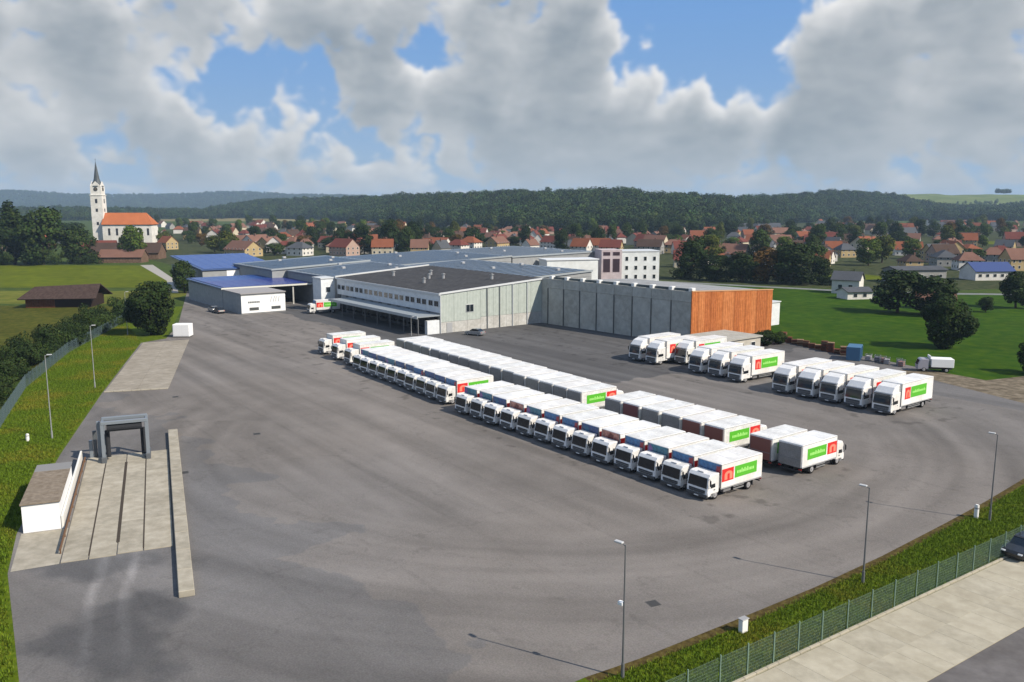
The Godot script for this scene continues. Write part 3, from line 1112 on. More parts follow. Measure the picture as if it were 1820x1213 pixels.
func explicit_trees() -> void:
	var list := [["poplar", -230, -391, 30.3, 10.4, 0, "tall dark poplar at the far field edge"], ["broad", -215, -388, 26.0, 23, 1, "large spreading tree beside the tall poplar"], ["broad", -223, -392, 20.6, 13.0, 1, "tree growing between poplar and spreading tree"], ["broad", -203, -397, 17, 18, 1, "tree of the poplar clump standing nearest the church"], ["broad", -237, -388, 15.5, 13.0, 0, "dark tree of the poplar clump standing farthest from the church"],
		["broad", -310, -596, 15.4, 23.0, 0, "broad dark tree at the foot of the church tower"], ["broad", -182, -407, 17.6, 12.5, 2, "green tree below the church nave"], ["broad", -192, -420, 12.6, 8.5, 1, "small tree below the church nave"],
		["broad", -102, -262, 10.1, 8.3, 1, "tree beside the track to the blue-roofed hall"], ["round", -76, -176, 12.2, 11.2, 0, "big round dark tree by the white container"], ["broad", -160, -475, 12.5, 13.9, 3, "olive tree behind the blue-roofed halls"], ["broad", -172, -490, 9.6, 12.9, 3, "smaller olive tree behind the blue-roofed halls"],
		["broad", 66, -312, 15.2, 15, 0, "dark tree beside the white office block"], ["broad", 98, -292, 14.2, 17, 0, "tallest dark tree along the village street"], ["broad", 90, -297, 12.0, 14, 4, "copper tree along the village street"], ["broad", 82, -300, 10.5, 14, 0, "dark tree in the row along the village street"], ["broad", 74, -305, 9.5, 13, 0, "low dark tree in the row along the village street"], ["broad", 108, -296, 9.4, 8.8, 0, "dark tree at the end of the street row"],
		["broad", 98, -213, 11, 14, 0, "wide dark tree on the lawn"], ["broad", 104, -207, 10, 12, 0, "dark tree next to the wide tree on the lawn"], ["round", 83, -159, 10.8, 10.1, 0, "round near-black tree standing on the lawn by the dirt yard"], ["broad", 134, -223, 9.6, 9.4, 0, "dark tree at the far corner of the lawn"], ["broad", 121, -214, 4.0, 4.4, 0, "small round tree on the lawn by the red shed"],
		["broad", -82, -470, 16.6, 12.2, 0, "dark tree behind the grey hall roofs"], ["broad", -69, -478, 18.7, 13.9, 0, "tallest dark tree behind the grey hall roofs"], ["broad", -56, -488, 17.8, 11.6, 0, "second tall dark tree behind the grey hall roofs"], ["round", 49, -162, 3.3, 4.8, 0, "dark bush against the orange wall"], ["round", 52.5, -164, 2.6, 3.6, 1, "low bush at the end of the orange wall"], ["round", 84.5, -134, 5.5, 6.0, 0, "dark bush beyond the dirt patch"]]
	for q in list:
		plant(q[0], Vector3(q[1], 0, q[2]), q[3], q[4], q[6], "", q[5], "bush" if "bush" in q[6] else "tree").set_meta("category", "bush" if "bush" in q[6] else "tree")
	for i in 16:
		var p := Vector2(60, -312).lerp(Vector2(116, -284), (i + 0.5) / 16.0) + Vector2(rng.randf_range(-1, 1), rng.randf_range(-5, 1))
		plant("shrub", Vector3(p.x, 0, p.y), rng.randf_range(3.0, 6.0), rng.randf_range(5.0, 8.0), "dark garden shrub in the row behind the village street", "garden shrubs behind the village street", 0, "garden_shrub")
	for i in 9:
		var p := Vector2(-236, -384).lerp(Vector2(-192, -394), (i + 0.5) / 9.0) + Vector2(0, rng.randf_range(-2, 2))
		plant("shrub", Vector3(p.x, 0, p.y), rng.randf_range(4.0, 7.0), rng.randf_range(6.0, 9.0), "shrub under the poplar clump at the field edge", "shrubs under the poplar clump", rng.randi() % 2, "field_shrub")
	# hedge along the left boundary
	var way := [Vector2(-66, -97), Vector2(-74.5, -118), Vector2(-82.5, -146), Vector2(-91.0, -190), Vector2(-95, -214)]
	for row in 2:
		for i in 4:
			var a: Vector2 = way[i]
			var b: Vector2 = way[i + 1]
			var n := int(a.distance_to(b) / (2.8 if row == 0 else 4.2))
			for k in n:
				var p: Vector2 = a.lerp(b, (k + rng.randf_range(0.2, 0.8)) / n) + Vector2(rng.randf_range(-2.0, 0.6) - row * 4.2, rng.randf_range(-1, 1))
				var tall := rng.randf_range(2.0, 4.4) + row * 0.8
				var sh: int = [0, 0, 1][rng.randi() % 3]
				plant("shrub", Vector3(p.x, 0, p.y), tall, rng.randf_range(3.8, 6.2), "%s %s hedge shrub in the %s hedge row" % ["tall" if tall > 3.6 else "low", "dark" if sh == 0 else "lighter green", "inner" if row == 0 else "field-side"], "hedge shrubs behind the yard fence", sh, "hedge_shrub")


# ---------------------------------------------------------------- vehicles (front at z = 0 looking to -z, tail towards +z)
func print_material(key: String, w: int, h: int, paint: Callable, rough := 0.4) -> StandardMaterial3D:
	if not mats.has(key):
		var im := Image.create(w, h, false, Image.FORMAT_RGB8)
		for y in h:
			for x in w:
				var c: Color = paint.call((x + 0.5) / w, (y + 0.5) / h)
				im.set_pixel(x, y, c.linear_to_srgb())
		var m := StandardMaterial3D.new()
		m.resource_name = key
		m.albedo_texture = ImageTexture.create_from_image(im)
		m.texture_repeat = false
		m.roughness = rough
		mats[key] = m
	return mats[key]


var print_noise := FastNoiseLite.new()
func front_print(key: String, top: Color, low: Color, blot: Color, where: float) -> StandardMaterial3D:
	return print_material(key, 96, 32, func(u: float, v: float) -> Color:
		var n := print_noise.get_noise_2d(u * 130.0 + top.r * 99.0, v * 40.0)
		var c := top.lerp(low, clampf(v * 1.1 + n * 0.6, 0, 1))
		var d := Vector2((u - where) * 3.2, v - 0.55).length() + n * 0.3
		return c.lerp(blot, smoothstep(0.62, 0.34, d)))


func plate(b: MB, p: Array, nn: Vector3, t: float) -> void:   # plate with picture coordinates on its outer face
	b.slab(p, nn, t)
	var uv := [Vector2(0, 1), Vector2(1, 1), Vector2(1, 0), Vector2(0, 0)]
	for i in 4:
		for k in b.v.size():
			if b.v[k].is_equal_approx(p[i]):
				b.u[k] = uv[i]


func wheel(parent: Node3D, x: float, y: float, z: float, r: float, w: float) -> void:
	var b := MB.new()
	var side := signf(x)
	b.tube(Vector3(x - side * w, y, z), Vector3(x - side * 0.05, y, z), r, r, 20)
	b.tube(Vector3(x - side * 0.05, y, z), Vector3(x, y, z), r, r * 0.86, 20)
	var o := obj("wheel", b, mt("tyre", 0.022, 0.022, 0.023, 0.9), parent)
	b = MB.new()
	b.tube(Vector3(x - side * 0.02, y, z), Vector3(x + side * 0.012, y, z), r * 0.62, r * 0.56, 16)
	b.tube(Vector3(x, y, z), Vector3(x + side * 0.06, y, z), r * 0.26, r * 0.18, 12)
	for k in 8:
		var w0 := TAU * k / 8
		b.tube(Vector3(x, y + sin(w0) * r * 0.4, z + cos(w0) * r * 0.4), Vector3(x + side * 0.03, y + sin(w0) * r * 0.4, z + cos(w0) * r * 0.4), 0.025, 0.025, 6)
	obj("rim", b, mt("rim", 0.42, 0.42, 0.43, 0.45, 0.4), o)


func white(k := 0) -> Material:
	if k == 1: return grain("truck_white_worn", Color(0.60, 0.605, 0.59), Color(0.80, 0.80, 0.785), 3.4, 0.45, 0.014, true)
	if k == 2: return grain("truck_white_warm", Color(0.70, 0.69, 0.665), Color(0.83, 0.82, 0.80), 4.0, 0.40, 0.012, true)
	return grain("truck_white", Color(0.72, 0.725, 0.72), Color(0.86, 0.86, 0.855), 5.0, 0.38, 0.02, true)


func wear(t: Node3D) -> void:   # a fleet is never all the same white
	var k := rng.randi() % 3
	if k:
		t.get_node("cargo_box").material_override = white(k)
	k = rng.randi() % 3
	if k:
		t.get_node("cab").material_override = white(k)


# s: cab_h, cab_l, cab_w, box_lo, box_hi, box_l, box_w, fairing
func make_truck(s: Dictionary) -> Node3D:
	var o := prototype("box_truck", "truck")
	var wh := white()
	var dark := mt("truck_black", 0.028, 0.029, 0.031, 0.6)
	var grey := mt("truck_grey", 0.17, 0.175, 0.18, 0.55)
	var glass := mt("truck_glass", 0.012, 0.015, 0.018, 0.06)
	var H: float = s.cab_h
	var L: float = s.cab_l
	var w: float = s.cab_w * 0.5
	var y_sill: float = H * 0.475
	var y_head: float = H * 0.885
	var b := MB.new()
	b.loft([Vector2(0.06, 0.42), Vector2(0.0, 0.8), Vector2(0.03, y_sill), Vector2(0.20, y_head), Vector2(0.42, H - 0.03), Vector2(0.7, H + 0.03), Vector2(L, H), Vector2(L, 0.75), Vector2(L - 0.1, 0.62), Vector2(0.5, 0.62), Vector2(0.42, 0.42)], w, 0.07)
	var cab := obj("cab", b, wh, o)
	var nn := Vector3(0, 0.17, -(y_head - y_sill)).normalized()
	var sh := func(y: float, off: float) -> Vector3: return Vector3(0, y, lerpf(0.03, 0.20, (y - y_sill) / (y_head - y_sill))) + nn * off
	b = MB.new()
	var wy0 := y_sill + 0.03
	var wy1 := y_head - 0.04
	b.slab([sh.call(wy0, 0.015) + Vector3(-w + 0.13, 0, 0), sh.call(wy0, 0.015) + Vector3(w - 0.13, 0, 0), sh.call(wy1, 0.015) + Vector3(w - 0.2, 0, 0), sh.call(wy1, 0.015) + Vector3(-w + 0.2, 0, 0)], nn, 0.03)
	var ws := obj("windscreen", b, glass, o)
	b = MB.new()
	for k in 2:
		var x0 := -0.55 + k * 0.75
		b.tube(sh.call(wy0 + 0.02, 0.03) + Vector3(x0, 0, 0), sh.call(wy0 + 0.28, 0.03) + Vector3(x0 + 0.5, 0, 0), 0.015, 0.012, 5)
	obj("wiper", b, dark, ws)
	for sd in [-1.0, 1.0]:
		b = MB.new()
		b.slab([Vector3(sd * (w + 0.008), y_sill + 0.02, 0.42), Vector3(sd * (w + 0.008), y_sill + 0.06, L - 0.55), Vector3(sd * (w - 0.012), y_head - 0.02, L - 0.6), Vector3(sd * (w - 0.012), y_head - 0.02, 0.56)], Vector3(sd, 0, 0), 0.05)
		var sw := obj("side_window", b, glass, o)
		b = MB.new()
		b.span(Vector3(sd * (w + 0.005), y_sill - 0.2, L - 0.78), Vector3(sd * (w + 0.04), y_sill - 0.14, L - 0.58))
		obj("door_handle", b, dark, sw)
		# mirror
		b = MB.new()
		b.cbox(Vector3(sd * (w + 0.20), y_head - 0.42, 0.16), Vector3(0.16, 0.56, 0.12), 0.03)
		b.tube(Vector3(sd * (w - 0.05), y_head - 0.08, 0.26), Vector3(sd * (w + 0.2), y_head - 0.12, 0.16), 0.02, 0.02, 5)
		b.tube(Vector3(sd * (w - 0.02), y_sill + 0.02, 0.2), Vector3(sd * (w + 0.2), y_head - 0.66, 0.16), 0.02, 0.02, 5)
		obj("mirror", b, dark, o)
		b = MB.new()
		b.cbox(Vector3(sd * (w - 0.28), 0.64, 0.03), Vector3(0.40, 0.18, 0.1), 0.03)
		obj("headlight", b, mt("headlight", 0.62, 0.64, 0.66, 0.12), o)
		b = MB.new()
		b.span(Vector3(sd * (w - 0.30), 0.36, 0.55), Vector3(sd * (w - 0.02), 0.62, 0.8))
		obj("step", b, grey, o)
	b = MB.new()
	b.cbox(Vector3(0, 0.5, 0.05), Vector3(s.cab_w - 0.02, 0.34, 0.24), 0.05)
	var bump := obj("bumper", b, mt("truck_bumper", 0.055, 0.057, 0.06, 0.55), o)
	b = MB.new()
	b.box(Vector3(0, 0.42, -0.08), Vector3(0.52, 0.11, 0.015))
	obj("number_plate", b, mt("plate_white", 0.7, 0.7, 0.7, 0.4), bump)
	b = MB.new()
	b.span(Vector3(-w + 0.30, 0.70, -0.012), Vector3(w - 0.30, y_sill - 0.16, 0.06))
	var grille := obj("grille", b, dark, o)
	for k in 4:
		b = MB.new()
		b.span(Vector3(-w + 0.34, 0.80 + k * (y_sill - 1.1) / 4.0, -0.035), Vector3(w - 0.34, 0.84 + k * (y_sill - 1.1) / 4.0, -0.008))
		obj("grille_bar", b, grey, grille)
	# chassis, tank, guards
	b = MB.new()
	var z0: float = L + 0.06
	var z1: float = z0 + s.box_l
	for sd in [-1.0, 1.0]:
		b.span(Vector3(sd * 0.36, 0.60, 0.6), Vector3(sd * 0.46, s.box_lo - 0.02, z1 - 0.15))
	for k in 6:
		b.span(Vector3(-1.0, s.box_lo - 0.12, z0 + 0.4 + k * (s.box_l - 0.8) / 5.0), Vector3(1.0, s.box_lo, z0 + 0.5 + k * (s.box_l - 0.8) / 5.0))
	b.box(Vector3(0, 0.52, 1.15), Vector3(1.7, 0.16, 0.16))
	b.box(Vector3(0, 0.5, z1 - s.rear), Vector3(1.7, 0.2, 0.2))
	obj("chassis", b, dark, o)
	b = MB.new()
	b.cbox(Vector3(-0.88, 0.62, L + 1.35), Vector3(0.55, 0.48, 1.1), 0.06)
	obj("fuel_tank", b, mt("tank_metal", 0.4, 0.4, 0.41, 0.35, 0.7), o)
	b = MB.new()
	b.cbox(Vector3(0.88, 0.62, L + 1.2), Vector3(0.5, 0.42, 0.8), 0.04)
	obj("battery_box", b, dark, o)
	for sd in [-1.0, 1.0]:
		b = MB.new()
		b.span(Vector3(sd * (s.box_w * 0.5 - 0.12), 0.48, L + 2.0), Vector3(sd * (s.box_w * 0.5 - 0.07), 0.60, z1 - s.rear - 0.75))
		b.span(Vector3(sd * (s.box_w * 0.5 - 0.12), 0.72, L + 2.0), Vector3(sd * (s.box_w * 0.5 - 0.07), 0.82, z1 - s.rear - 0.75))
		obj("side_guard", b, grey, o)
		wheel(o, sd * (s.cab_w * 0.5 - 0.06), 0.48, 1.18, 0.48, 0.30)
		wheel(o, sd * (s.box_w * 0.5 - 0.10), 0.48, z1 - s.rear, 0.48, 0.56)
		b = MB.new()
		b.span(Vector3(sd * (s.box_w * 0.5 - 0.68), 1.0 - 0.1, z1 - s.rear - 0.6), Vector3(sd * (s.box_w * 0.5 - 0.06), 1.0 - 0.04, z1 - s.rear + 0.6))
		b.span(Vector3(sd * (s.box_w * 0.5 - 0.68), 0.34, z1 - s.rear + 0.58), Vector3(sd * (s.box_w * 0.5 - 0.06), 0.96, z1 - s.rear + 0.62))
		obj("mudguard", b, dark, o)
	# cargo box
	var lo: float = s.box_lo
	var hi: float = s.box_hi
	var bw: float = s.box_w * 0.5
	b = MB.new()
	b.cbox(Vector3(0, (lo + hi) * 0.5, (z0 + z1) * 0.5), Vector3(bw * 2, hi - lo, s.box_l), 0.04)
	var box := obj("cargo_box", b, wh, o)
	for sd in [-1.0, 1.0]:
		b = MB.new()
		b.span(Vector3(sd * (bw - 0.05), lo - 0.07, z0 + 0.02), Vector3(sd * (bw + 0.012), lo + 0.06, z1 - 0.02))
		b.span(Vector3(sd * (bw - 0.05), hi - 0.10, z0 + 0.05), Vector3(sd * (bw + 0.010), hi - 0.035, z1 - 0.05))
		obj("box_rail", b, mt("alu_rail", 0.55, 0.56, 0.57, 0.4, 0.5), box)
	for sd in [-1.0, 1.0]:
		b = MB.new()
		b.span(Vector3(sd * (bw - 0.11), lo + 0.05, z0 - 0.012), Vector3(sd * (bw + 0.006), hi - 0.05, z0 + 0.04))
		obj("corner_trim", b, grey, box)
	b = MB.new()
	for k in 4:
		var zz: float = lerpf(z0 + 0.3, z1 - 0.3, k / 3.0)
		b.span(Vector3(-bw + 0.06, hi - 0.005, zz - 0.02), Vector3(bw - 0.06, hi + 0.014, zz + 0.02))
	obj("roof_seam", b, wh, box)
	# side prints
	for sd in [-1.0, 1.0]:
		var X: float = sd * (bw + 0.016)
		var f0: float = z0 + s.box_l * s.red[0]
		var f1: float = z0 + s.box_l * s.red[1]
		var g0: float = z0 + s.box_l * s.green[0]
		var g1: float = z0 + s.box_l * s.green[1]
		var y0: float = lo + (hi - lo) * 0.26
		var y1: float = lo + (hi - lo) * 0.78
		b = MB.new()
		plate(b, [Vector3(X, y0, f0), Vector3(X, y0, f1), Vector3(X, y1, f1), Vector3(X, y1, f0)] if sd < 0 else [Vector3(X, y0, f1), Vector3(X, y0, f0), Vector3(X, y1, f0), Vector3(X, y1, f1)], Vector3(sd, 0, 0), 0.02)
		obj("red_panel", b, print_material("red_print", 48, 48, func(u: float, v: float) -> Color:
			var c := Color(0.58, 0.022, 0.018)
			var arch := smoothstep(0.16, 0.08, absf(Vector2(u - 0.56, minf(v - 0.5, 0.0) * 1.2).length() - 0.22)) * smoothstep(0.92, 0.86, v) * smoothstep(0.14, 0.2, v)
			return c.lerp(Color(0.85, 0.26, 0.17), arch * 0.85)), box)
		b = MB.new()
		b.slab([Vector3(X, y0 + 0.06, g0), Vector3(X, y0 + 0.06, g1), Vector3(X, y1 - 0.02, g1), Vector3(X, y1 - 0.02, g0)], Vector3(sd, 0, 0), 0.02)
		var gp := obj("green_panel", b, mt("green_print", 0.085, 0.40, 0.022, 0.4), box)
		# pale lettering, too soft in the picture to read: a row of upright strokes
		b = MB.new()
		var yc := (y0 + y1) * 0.5 + 0.02
		var r := RandomNumberGenerator.new()
		r.seed = 5
		var zc := g0 + (g1 - g0) * 0.10
		while zc < g1 - (g1 - g0) * 0.12:
			var lw := r.randf_range(0.10, 0.17)
			var tall := 0.40 if r.randf() < 0.3 else 0.27
			b.span(Vector3(X, yc - 0.18, zc), Vector3(X + sd * 0.008, yc - 0.18 + tall, zc + lw))
			zc += lw + 0.07
		obj("lettering", b, mt("green_pale", 0.36, 0.74, 0.20, 0.4), gp)
	# picture on the front wall above the cab
	if s.front:
		b = MB.new()
		var fy0: float = H - 0.25
		plate(b, [Vector3(bw - 0.12, fy0, z0 - 0.016), Vector3(-bw + 0.12, fy0, z0 - 0.016), Vector3(-bw + 0.12, hi - 0.08, z0 - 0.016), Vector3(bw - 0.12, hi - 0.08, z0 - 0.016)], Vector3(0, 0, -1), 0.02)
		obj("front_picture", b, front_print("print_blue", Color(0.055, 0.19, 0.40), Color(0.008, 0.045, 0.13), Color(0.30, 0.02, 0.03), 0.95), box)
	if s.fairing:
		b = MB.new()
		b.loft([Vector2(0.34, H - 0.04), Vector2(0.55, H + 0.18), Vector2(1.0, hi - 0.42), Vector2(L - 0.15, hi - 0.10), Vector2(L - 0.1, H - 0.02)], w - 0.10, 0.10)
		obj("roof_fairing", b, wh, o)
		b = MB.new()
		b.cbox(Vector3(0, y_head + 0.14, 0.10), Vector3(s.cab_w - 0.35, 0.07, 0.36), 0.02, Basis(Vector3.RIGHT, -0.25))
		obj("sun_visor", b, dark, o)
		b = MB.new()
		for sd in [-1.0, 1.0]:
			b.slab([Vector3(sd * (w - 0.01), 0.7, L), Vector3(sd * (w - 0.01), 0.7, L + 0.4), Vector3(sd * (w - 0.06), H + 0.3, L + 0.36), Vector3(sd * (w - 0.06), H, L)], Vector3(sd, 0, 0), 0.04)
		obj("side_deflector", b, wh, o)
	else:
		b = MB.new()
		b.cbox(Vector3(0, H + 0.06, 0.75), Vector3(0.7, 0.08, 0.55), 0.02)
		obj("roof_hatch", b, wh, o)
	# tail: doors, lift plate, lamps
	for sd in [-1.0, 1.0]:
		b = MB.new()
		b.span(Vector3(sd * 0.012, lo + 0.62, z1 - 0.005), Vector3(sd * (bw - 0.07), hi - 0.10, z1 + 0.035))
		var d := obj("rear_door", b, wh, o)
		b = MB.new()
		for k in 2:
			b.tube(Vector3(sd * (0.2 + k * 0.45), lo + 0.5, z1 + 0.05), Vector3(sd * (0.2 + k * 0.45), hi - 0.1, z1 + 0.05), 0.016, 0.016, 6)
		obj("lock_bar", b, grey, d)
		b = MB.new()
		b.cbox(Vector3(sd * (bw - 0.22), lo - 0.24, z1 - 0.02), Vector3(0.36, 0.14, 0.08), 0.02)
		obj("tail_light", b, mt("tail_red", 0.30, 0.012, 0.010, 0.3), o)
	b = MB.new()
	b.span(Vector3(-bw + 0.10, lo - 0.02, z1 + 0.07), Vector3(bw - 0.10, hi - 0.16, z1 + 0.11))
	var lift := obj("tail_lift", b, grain("lift_plate", Color(0.20, 0.20, 0.20), Color(0.30, 0.295, 0.29), 2.5, 0.5, 0.03, true), o)
	b = MB.new()
	b.span(Vector3(-bw + 0.10, lo + 0.74, z1 + 0.105), Vector3(bw - 0.10, lo + 0.80, z1 + 0.13))
	for sd in [-1.0, 1.0]:
		b.span(Vector3(sd * (bw - 0.16), lo - 0.02, z1 + 0.105), Vector3(sd * (bw - 0.10), hi - 0.16, z1 + 0.13))
	obj("lift_edge", b, grey, lift)
	b = MB.new()
	b.span(Vector3(-bw + 0.15, 0.48, z1 - 0.14), Vector3(bw - 0.15, 0.60, z1 - 0.04))
	obj("rear_bumper", b, dark, o)
	return o


func make_car(paint: Material) -> Node3D:
	var o := prototype("parked_car", "car")
	var b := MB.new()
	b.loft([Vector2(0.05, 0.32), Vector2(0.0, 0.62), Vector2(0.18, 0.80), Vector2(1.15, 0.98), Vector2(3.6, 1.0), Vector2(4.2, 0.92), Vector2(4.32, 0.6), Vector2(4.25, 0.32)], 0.88, 0.09)
	obj("body", b, paint, o)
	b = MB.new()
	b.loft([Vector2(1.1, 0.96), Vector2(1.85, 1.42), Vector2(3.2, 1.45), Vector2(3.95, 0.96)], 0.76, 0.10)
	var cabin := obj("cabin_glass", b, mt("truck_glass"), o)
	b = MB.new()
	b.loft([Vector2(1.75, 1.40), Vector2(1.95, 1.46), Vector2(3.15, 1.49), Vector2(3.3, 1.42)], 0.72, 0.05)
	obj("roof", b, paint, cabin)
	for sd in [-1.0, 1.0]:
		wheel(o, sd * 0.88, 0.31, 0.85, 0.31, 0.2)
		wheel(o, sd * 0.88, 0.31, 3.5, 0.31, 0.2)
		b = MB.new()
		b.cbox(Vector3(sd * 0.62, 0.66, 0.06), Vector3(0.34, 0.13, 0.14), 0.03)
		obj("headlight", b, mt("headlight", 0.62, 0.64, 0.66, 0.12), o)
		b = MB.new()
		b.cbox(Vector3(sd * 0.66, 0.76, 4.26), Vector3(0.3, 0.14, 0.1), 0.03)
		obj("tail_light", b, mt("tail_red", 0.30, 0.012, 0.010, 0.3), o)
		b = MB.new()
		b.cbox(Vector3(sd * 0.95, 0.98, 1.35), Vector3(0.16, 0.12, 0.1), 0.03)
		obj("mirror", b, paint, o)
	return o


const ORD := ["", "end", "second", "third", "fourth", "fifth", "sixth", "seventh", "eighth", "ninth", "tenth", "eleventh", "twelfth", "thirteenth", "fourteenth", "fifteenth", "sixteenth", "seventeenth", "eighteenth", "nineteenth"]


func trucks() -> void:
	print_noise.frequency = 0.05
	print_noise.seed = 2
	var small := {"cab_h": 2.5, "cab_l": 1.65, "cab_w": 2.5, "box_lo": 0.98, "box_hi": 3.32, "box_l": 6.15, "box_w": 2.82, "rear": 1.9, "red": [0.015, 0.29], "green": [0.32, 0.86], "front": true, "fairing": false}
	var mid := {"cab_h": 2.75, "cab_l": 1.75, "cab_w": 2.5, "box_lo": 1.0, "box_hi": 3.55, "box_l": 6.6, "box_w": 2.75, "rear": 2.0, "red": [0.03, 0.27], "green": [0.31, 0.84], "front": false, "fairing": false}
	var large := {"cab_h": 2.95, "cab_l": 2.25, "cab_w": 2.65, "box_lo": 1.05, "box_hi": 4.05, "box_l": 8.2, "box_w": 2.85, "rear": 2.3, "red": [0.10, 0.27], "green": [0.285, 0.78], "front": false, "fairing": true}
	var p_small := make_truck(small)
	var p_mid := make_truck(mid)
	var p_large := make_truck(large)
	var blue := front_print("print_blue", Color(0.055, 0.19, 0.40), Color(0.008, 0.045, 0.13), Color(0.30, 0.02, 0.03), 0.95)
	var teal := front_print("print_teal", Color(0.05, 0.21, 0.29), Color(0.008, 0.05, 0.09), Color(0.20, 0.10, 0.30), 0.05)
	var navy := front_print("print_navy", Color(0.04, 0.095, 0.26), Color(0.008, 0.022, 0.07), Color(0.02, 0.10, 0.20), 0.3)
	var red := front_print("print_red", Color(0.50, 0.24, 0.19), Color(0.12, 0.015, 0.015), Color(0.10, 0.008, 0.008), 0.5)
	var pics := {"blue": blue, "teal": teal, "navy": navy, "red": red}
	var to_left := 2.214297     # truck fronts towards -E2
	var to_right := to_left + PI
	# front row, near block
	var looks := ["blue", "blue", "teal", "blue", "red", "navy", "blue", "blue", "teal", "red", "navy", "teal", "teal"]
	for i in 13:
		var lb := "front-row box truck with %s picture over its cab, %s from the side-panel end truck" % [looks[i], ORD[i + 1]]
		if i == 0: lb = "front-row end truck showing its whole red and green side panel"
		var t := dup(p_small, lb, yard(49.9 + 3.33 * i, 58.9 + rng.randf_range(-0.15, 0.15)), to_left + rng.randf_range(-0.012, 0.012), "front row of box trucks, block with thirteen")
		t.get_node("cargo_box/front_picture").material_override = pics[looks[i]]
	# front row, far block
	for i in 10:
		var k: String = ["blue", "navy", "navy", "blue", "navy", "navy", "teal", "navy", "navy", "teal"][i]
		var lb := "box truck of the far front-row block, %s from its red-sided end truck" % ORD[i + 1]
		if i == 0: lb = "end truck of the far front-row block, red side panel facing the gap"
		var t := dup(p_small, lb, yard(96.4 + 3.15 * i, 60.2 + i * 0.13 + rng.randf_range(-0.15, 0.15)), to_left + rng.randf_range(-0.02, 0.012), "front row of box trucks, block with ten")
		t.get_node("cargo_box/front_picture").material_override = pics[k]
	for i in 3:
		dup(p_mid, ["plain white taller truck parked next to the ten-truck block", "middle one of three taller white trucks at the hall end", "outermost taller white truck at the hall end of the front row"][i], yard(130.2 + 6.1 * i + (0.6 if i == 2 else 0.0), 62.4 + 0.5 * i), to_left - 0.03, "taller white trucks at the hall end")
	# back row: tails towards the viewer's side
	var print_a := print_material("door_print", 48, 32, func(u: float, v: float) -> Color:
		var n := print_noise.get_noise_2d(u * 90.0, v * 90.0 + 200.0)
		return Color(0.20, 0.07, 0.055).lerp(Color(0.30, 0.15, 0.06), clampf(n + u * 0.8, 0, 1)).lerp(Color(0.10, 0.14, 0.05), smoothstep(0.75, 0.95, v)))
	for i in 17:
		var b: float = 70.5 + (3.15 * i) * 0.058
		var lb := "box truck of the long back-row block, %s from the gap" % ORD[i + 1]
		dup(p_small, lb, yard(80.6 + 3.15 * i, b + 7.95 + rng.randf_range(-0.2, 0.2)), to_right + rng.randf_range(-0.012, 0.012), "long back row of box trucks")
	for i in 6:
		var lb := "box truck in the six-truck back-row block, %s from the green-sided end truck" % ORD[i + 1]
		if i == 0: lb = "green-sided end truck of the six-truck back-row block"
		var t := dup(p_small, lb, yard(58.0 + 3.22 * i, 71.0 + 7.95 + rng.randf_range(-0.2, 0.2)), to_right + rng.randf_range(-0.012, 0.012), "back row of box trucks, block with six")
		if i in [0, 1, 4]:
			t.get_node("tail_lift").material_override = print_a if i < 2 else mt("lift_maroon", 0.16, 0.05, 0.055, 0.5)
	for i in 2:
		var t := dup(p_small, ["lone pair's truck with grey tail lift and green side in view", "lone pair's truck with printed brown tail lift"][i], yard(49.2 + 3.3 * i, 72.0 - 0.4 * i + 7.95), to_right + 0.01, "pair of box trucks at the near end of the back row")
		if i == 1: t.get_node("tail_lift").material_override = print_a
	# large trucks across the lane
	var spots := [[56.9, 102.9, "block of five, end truck with red and green side in view"], [61.1, 103.0, "block of five, second from the truck with the visible side"], [64.9, 103.0, "middle truck of the block of five"], [68.6, 103.2, "block of five, second from the block of three"], [72.5, 102.9, "block of five, truck next to the block of three"],
		[81.5, 104.0, "block of three, end truck with green side in view"], [85.9, 104.4, "middle truck of the block of three"], [89.9, 104.5, "block of three, truck nearest the concrete wall"],
		[99.6, 104.4, "pair by the concrete wall, truck with green side in view"], [103.6, 104.4, "pair by the concrete wall, hidden-sided truck"], [96.6, 108.4, "large truck parked behind the others beside the beige cabin"]]
	for i in spots.size():
		var q: Array = spots[i]
		dup(p_large, "high-roofed white lorry, " + q[2] if i < 10 else "high-roofed white lorry parked back beside the beige cabin", yard(q[0], q[1] + rng.randf_range(-0.1, 0.1)), to_left + rng.randf_range(-0.03, 0.03), "large lorries across the lane")
	dup(p_small, "lone box truck with green side standing by the loading dock", yard(199.8, 85.6), to_left - 0.15, "")
	for t in get_children():
		if String(t.name).begins_with("box_truck"):
			wear(t)
	for p in [p_small, p_mid, p_large]:
		remove_child(p)
		p.free()
	# cars
	var silver := mt("car_silver", 0.36, 0.37, 0.38, 0.3, 0.6)
	var black := mt("car_black", 0.018, 0.019, 0.022, 0.2)
	var deep_blue := mt("car_blue", 0.03, 0.06, 0.16, 0.25)
	var pale := mt("car_white", 0.68, 0.68, 0.67, 0.3)
	var pc := make_car(silver)
	var list := [[Vector3(-9.6, 0, -176.6), 1.0, silver, "silver car parked at the corner of the main hall"], [Vector3(38.3, 0.03, -61.3), 2.17, black, "black car parked on the concrete strip beyond the fence"], [Vector3(97, 0, -250), 1.3, deep_blue, "dark blue car by the village street"], [Vector3(101.5, 0, -249), 1.3, pale, "white car by the village street"], [Vector3(107, 0, -251), 1.2, black, "black car by the village street"],
		[Vector3(-78.0, 0, -217.0), 0.65, silver, "silver car beside the grey wall of the blue-roofed hall"], [Vector3(-75.6, 0, -214.0), 0.65, black, "black car beside the grey wall of the blue-roofed hall"]]
	for q in list:
		var c := dup(pc, q[3], q[0], q[1], "")
		for n in ["body", "cabin_glass/roof", "mirror"]:
			c.get_node(n).material_override = q[2]
	remove_child(pc)
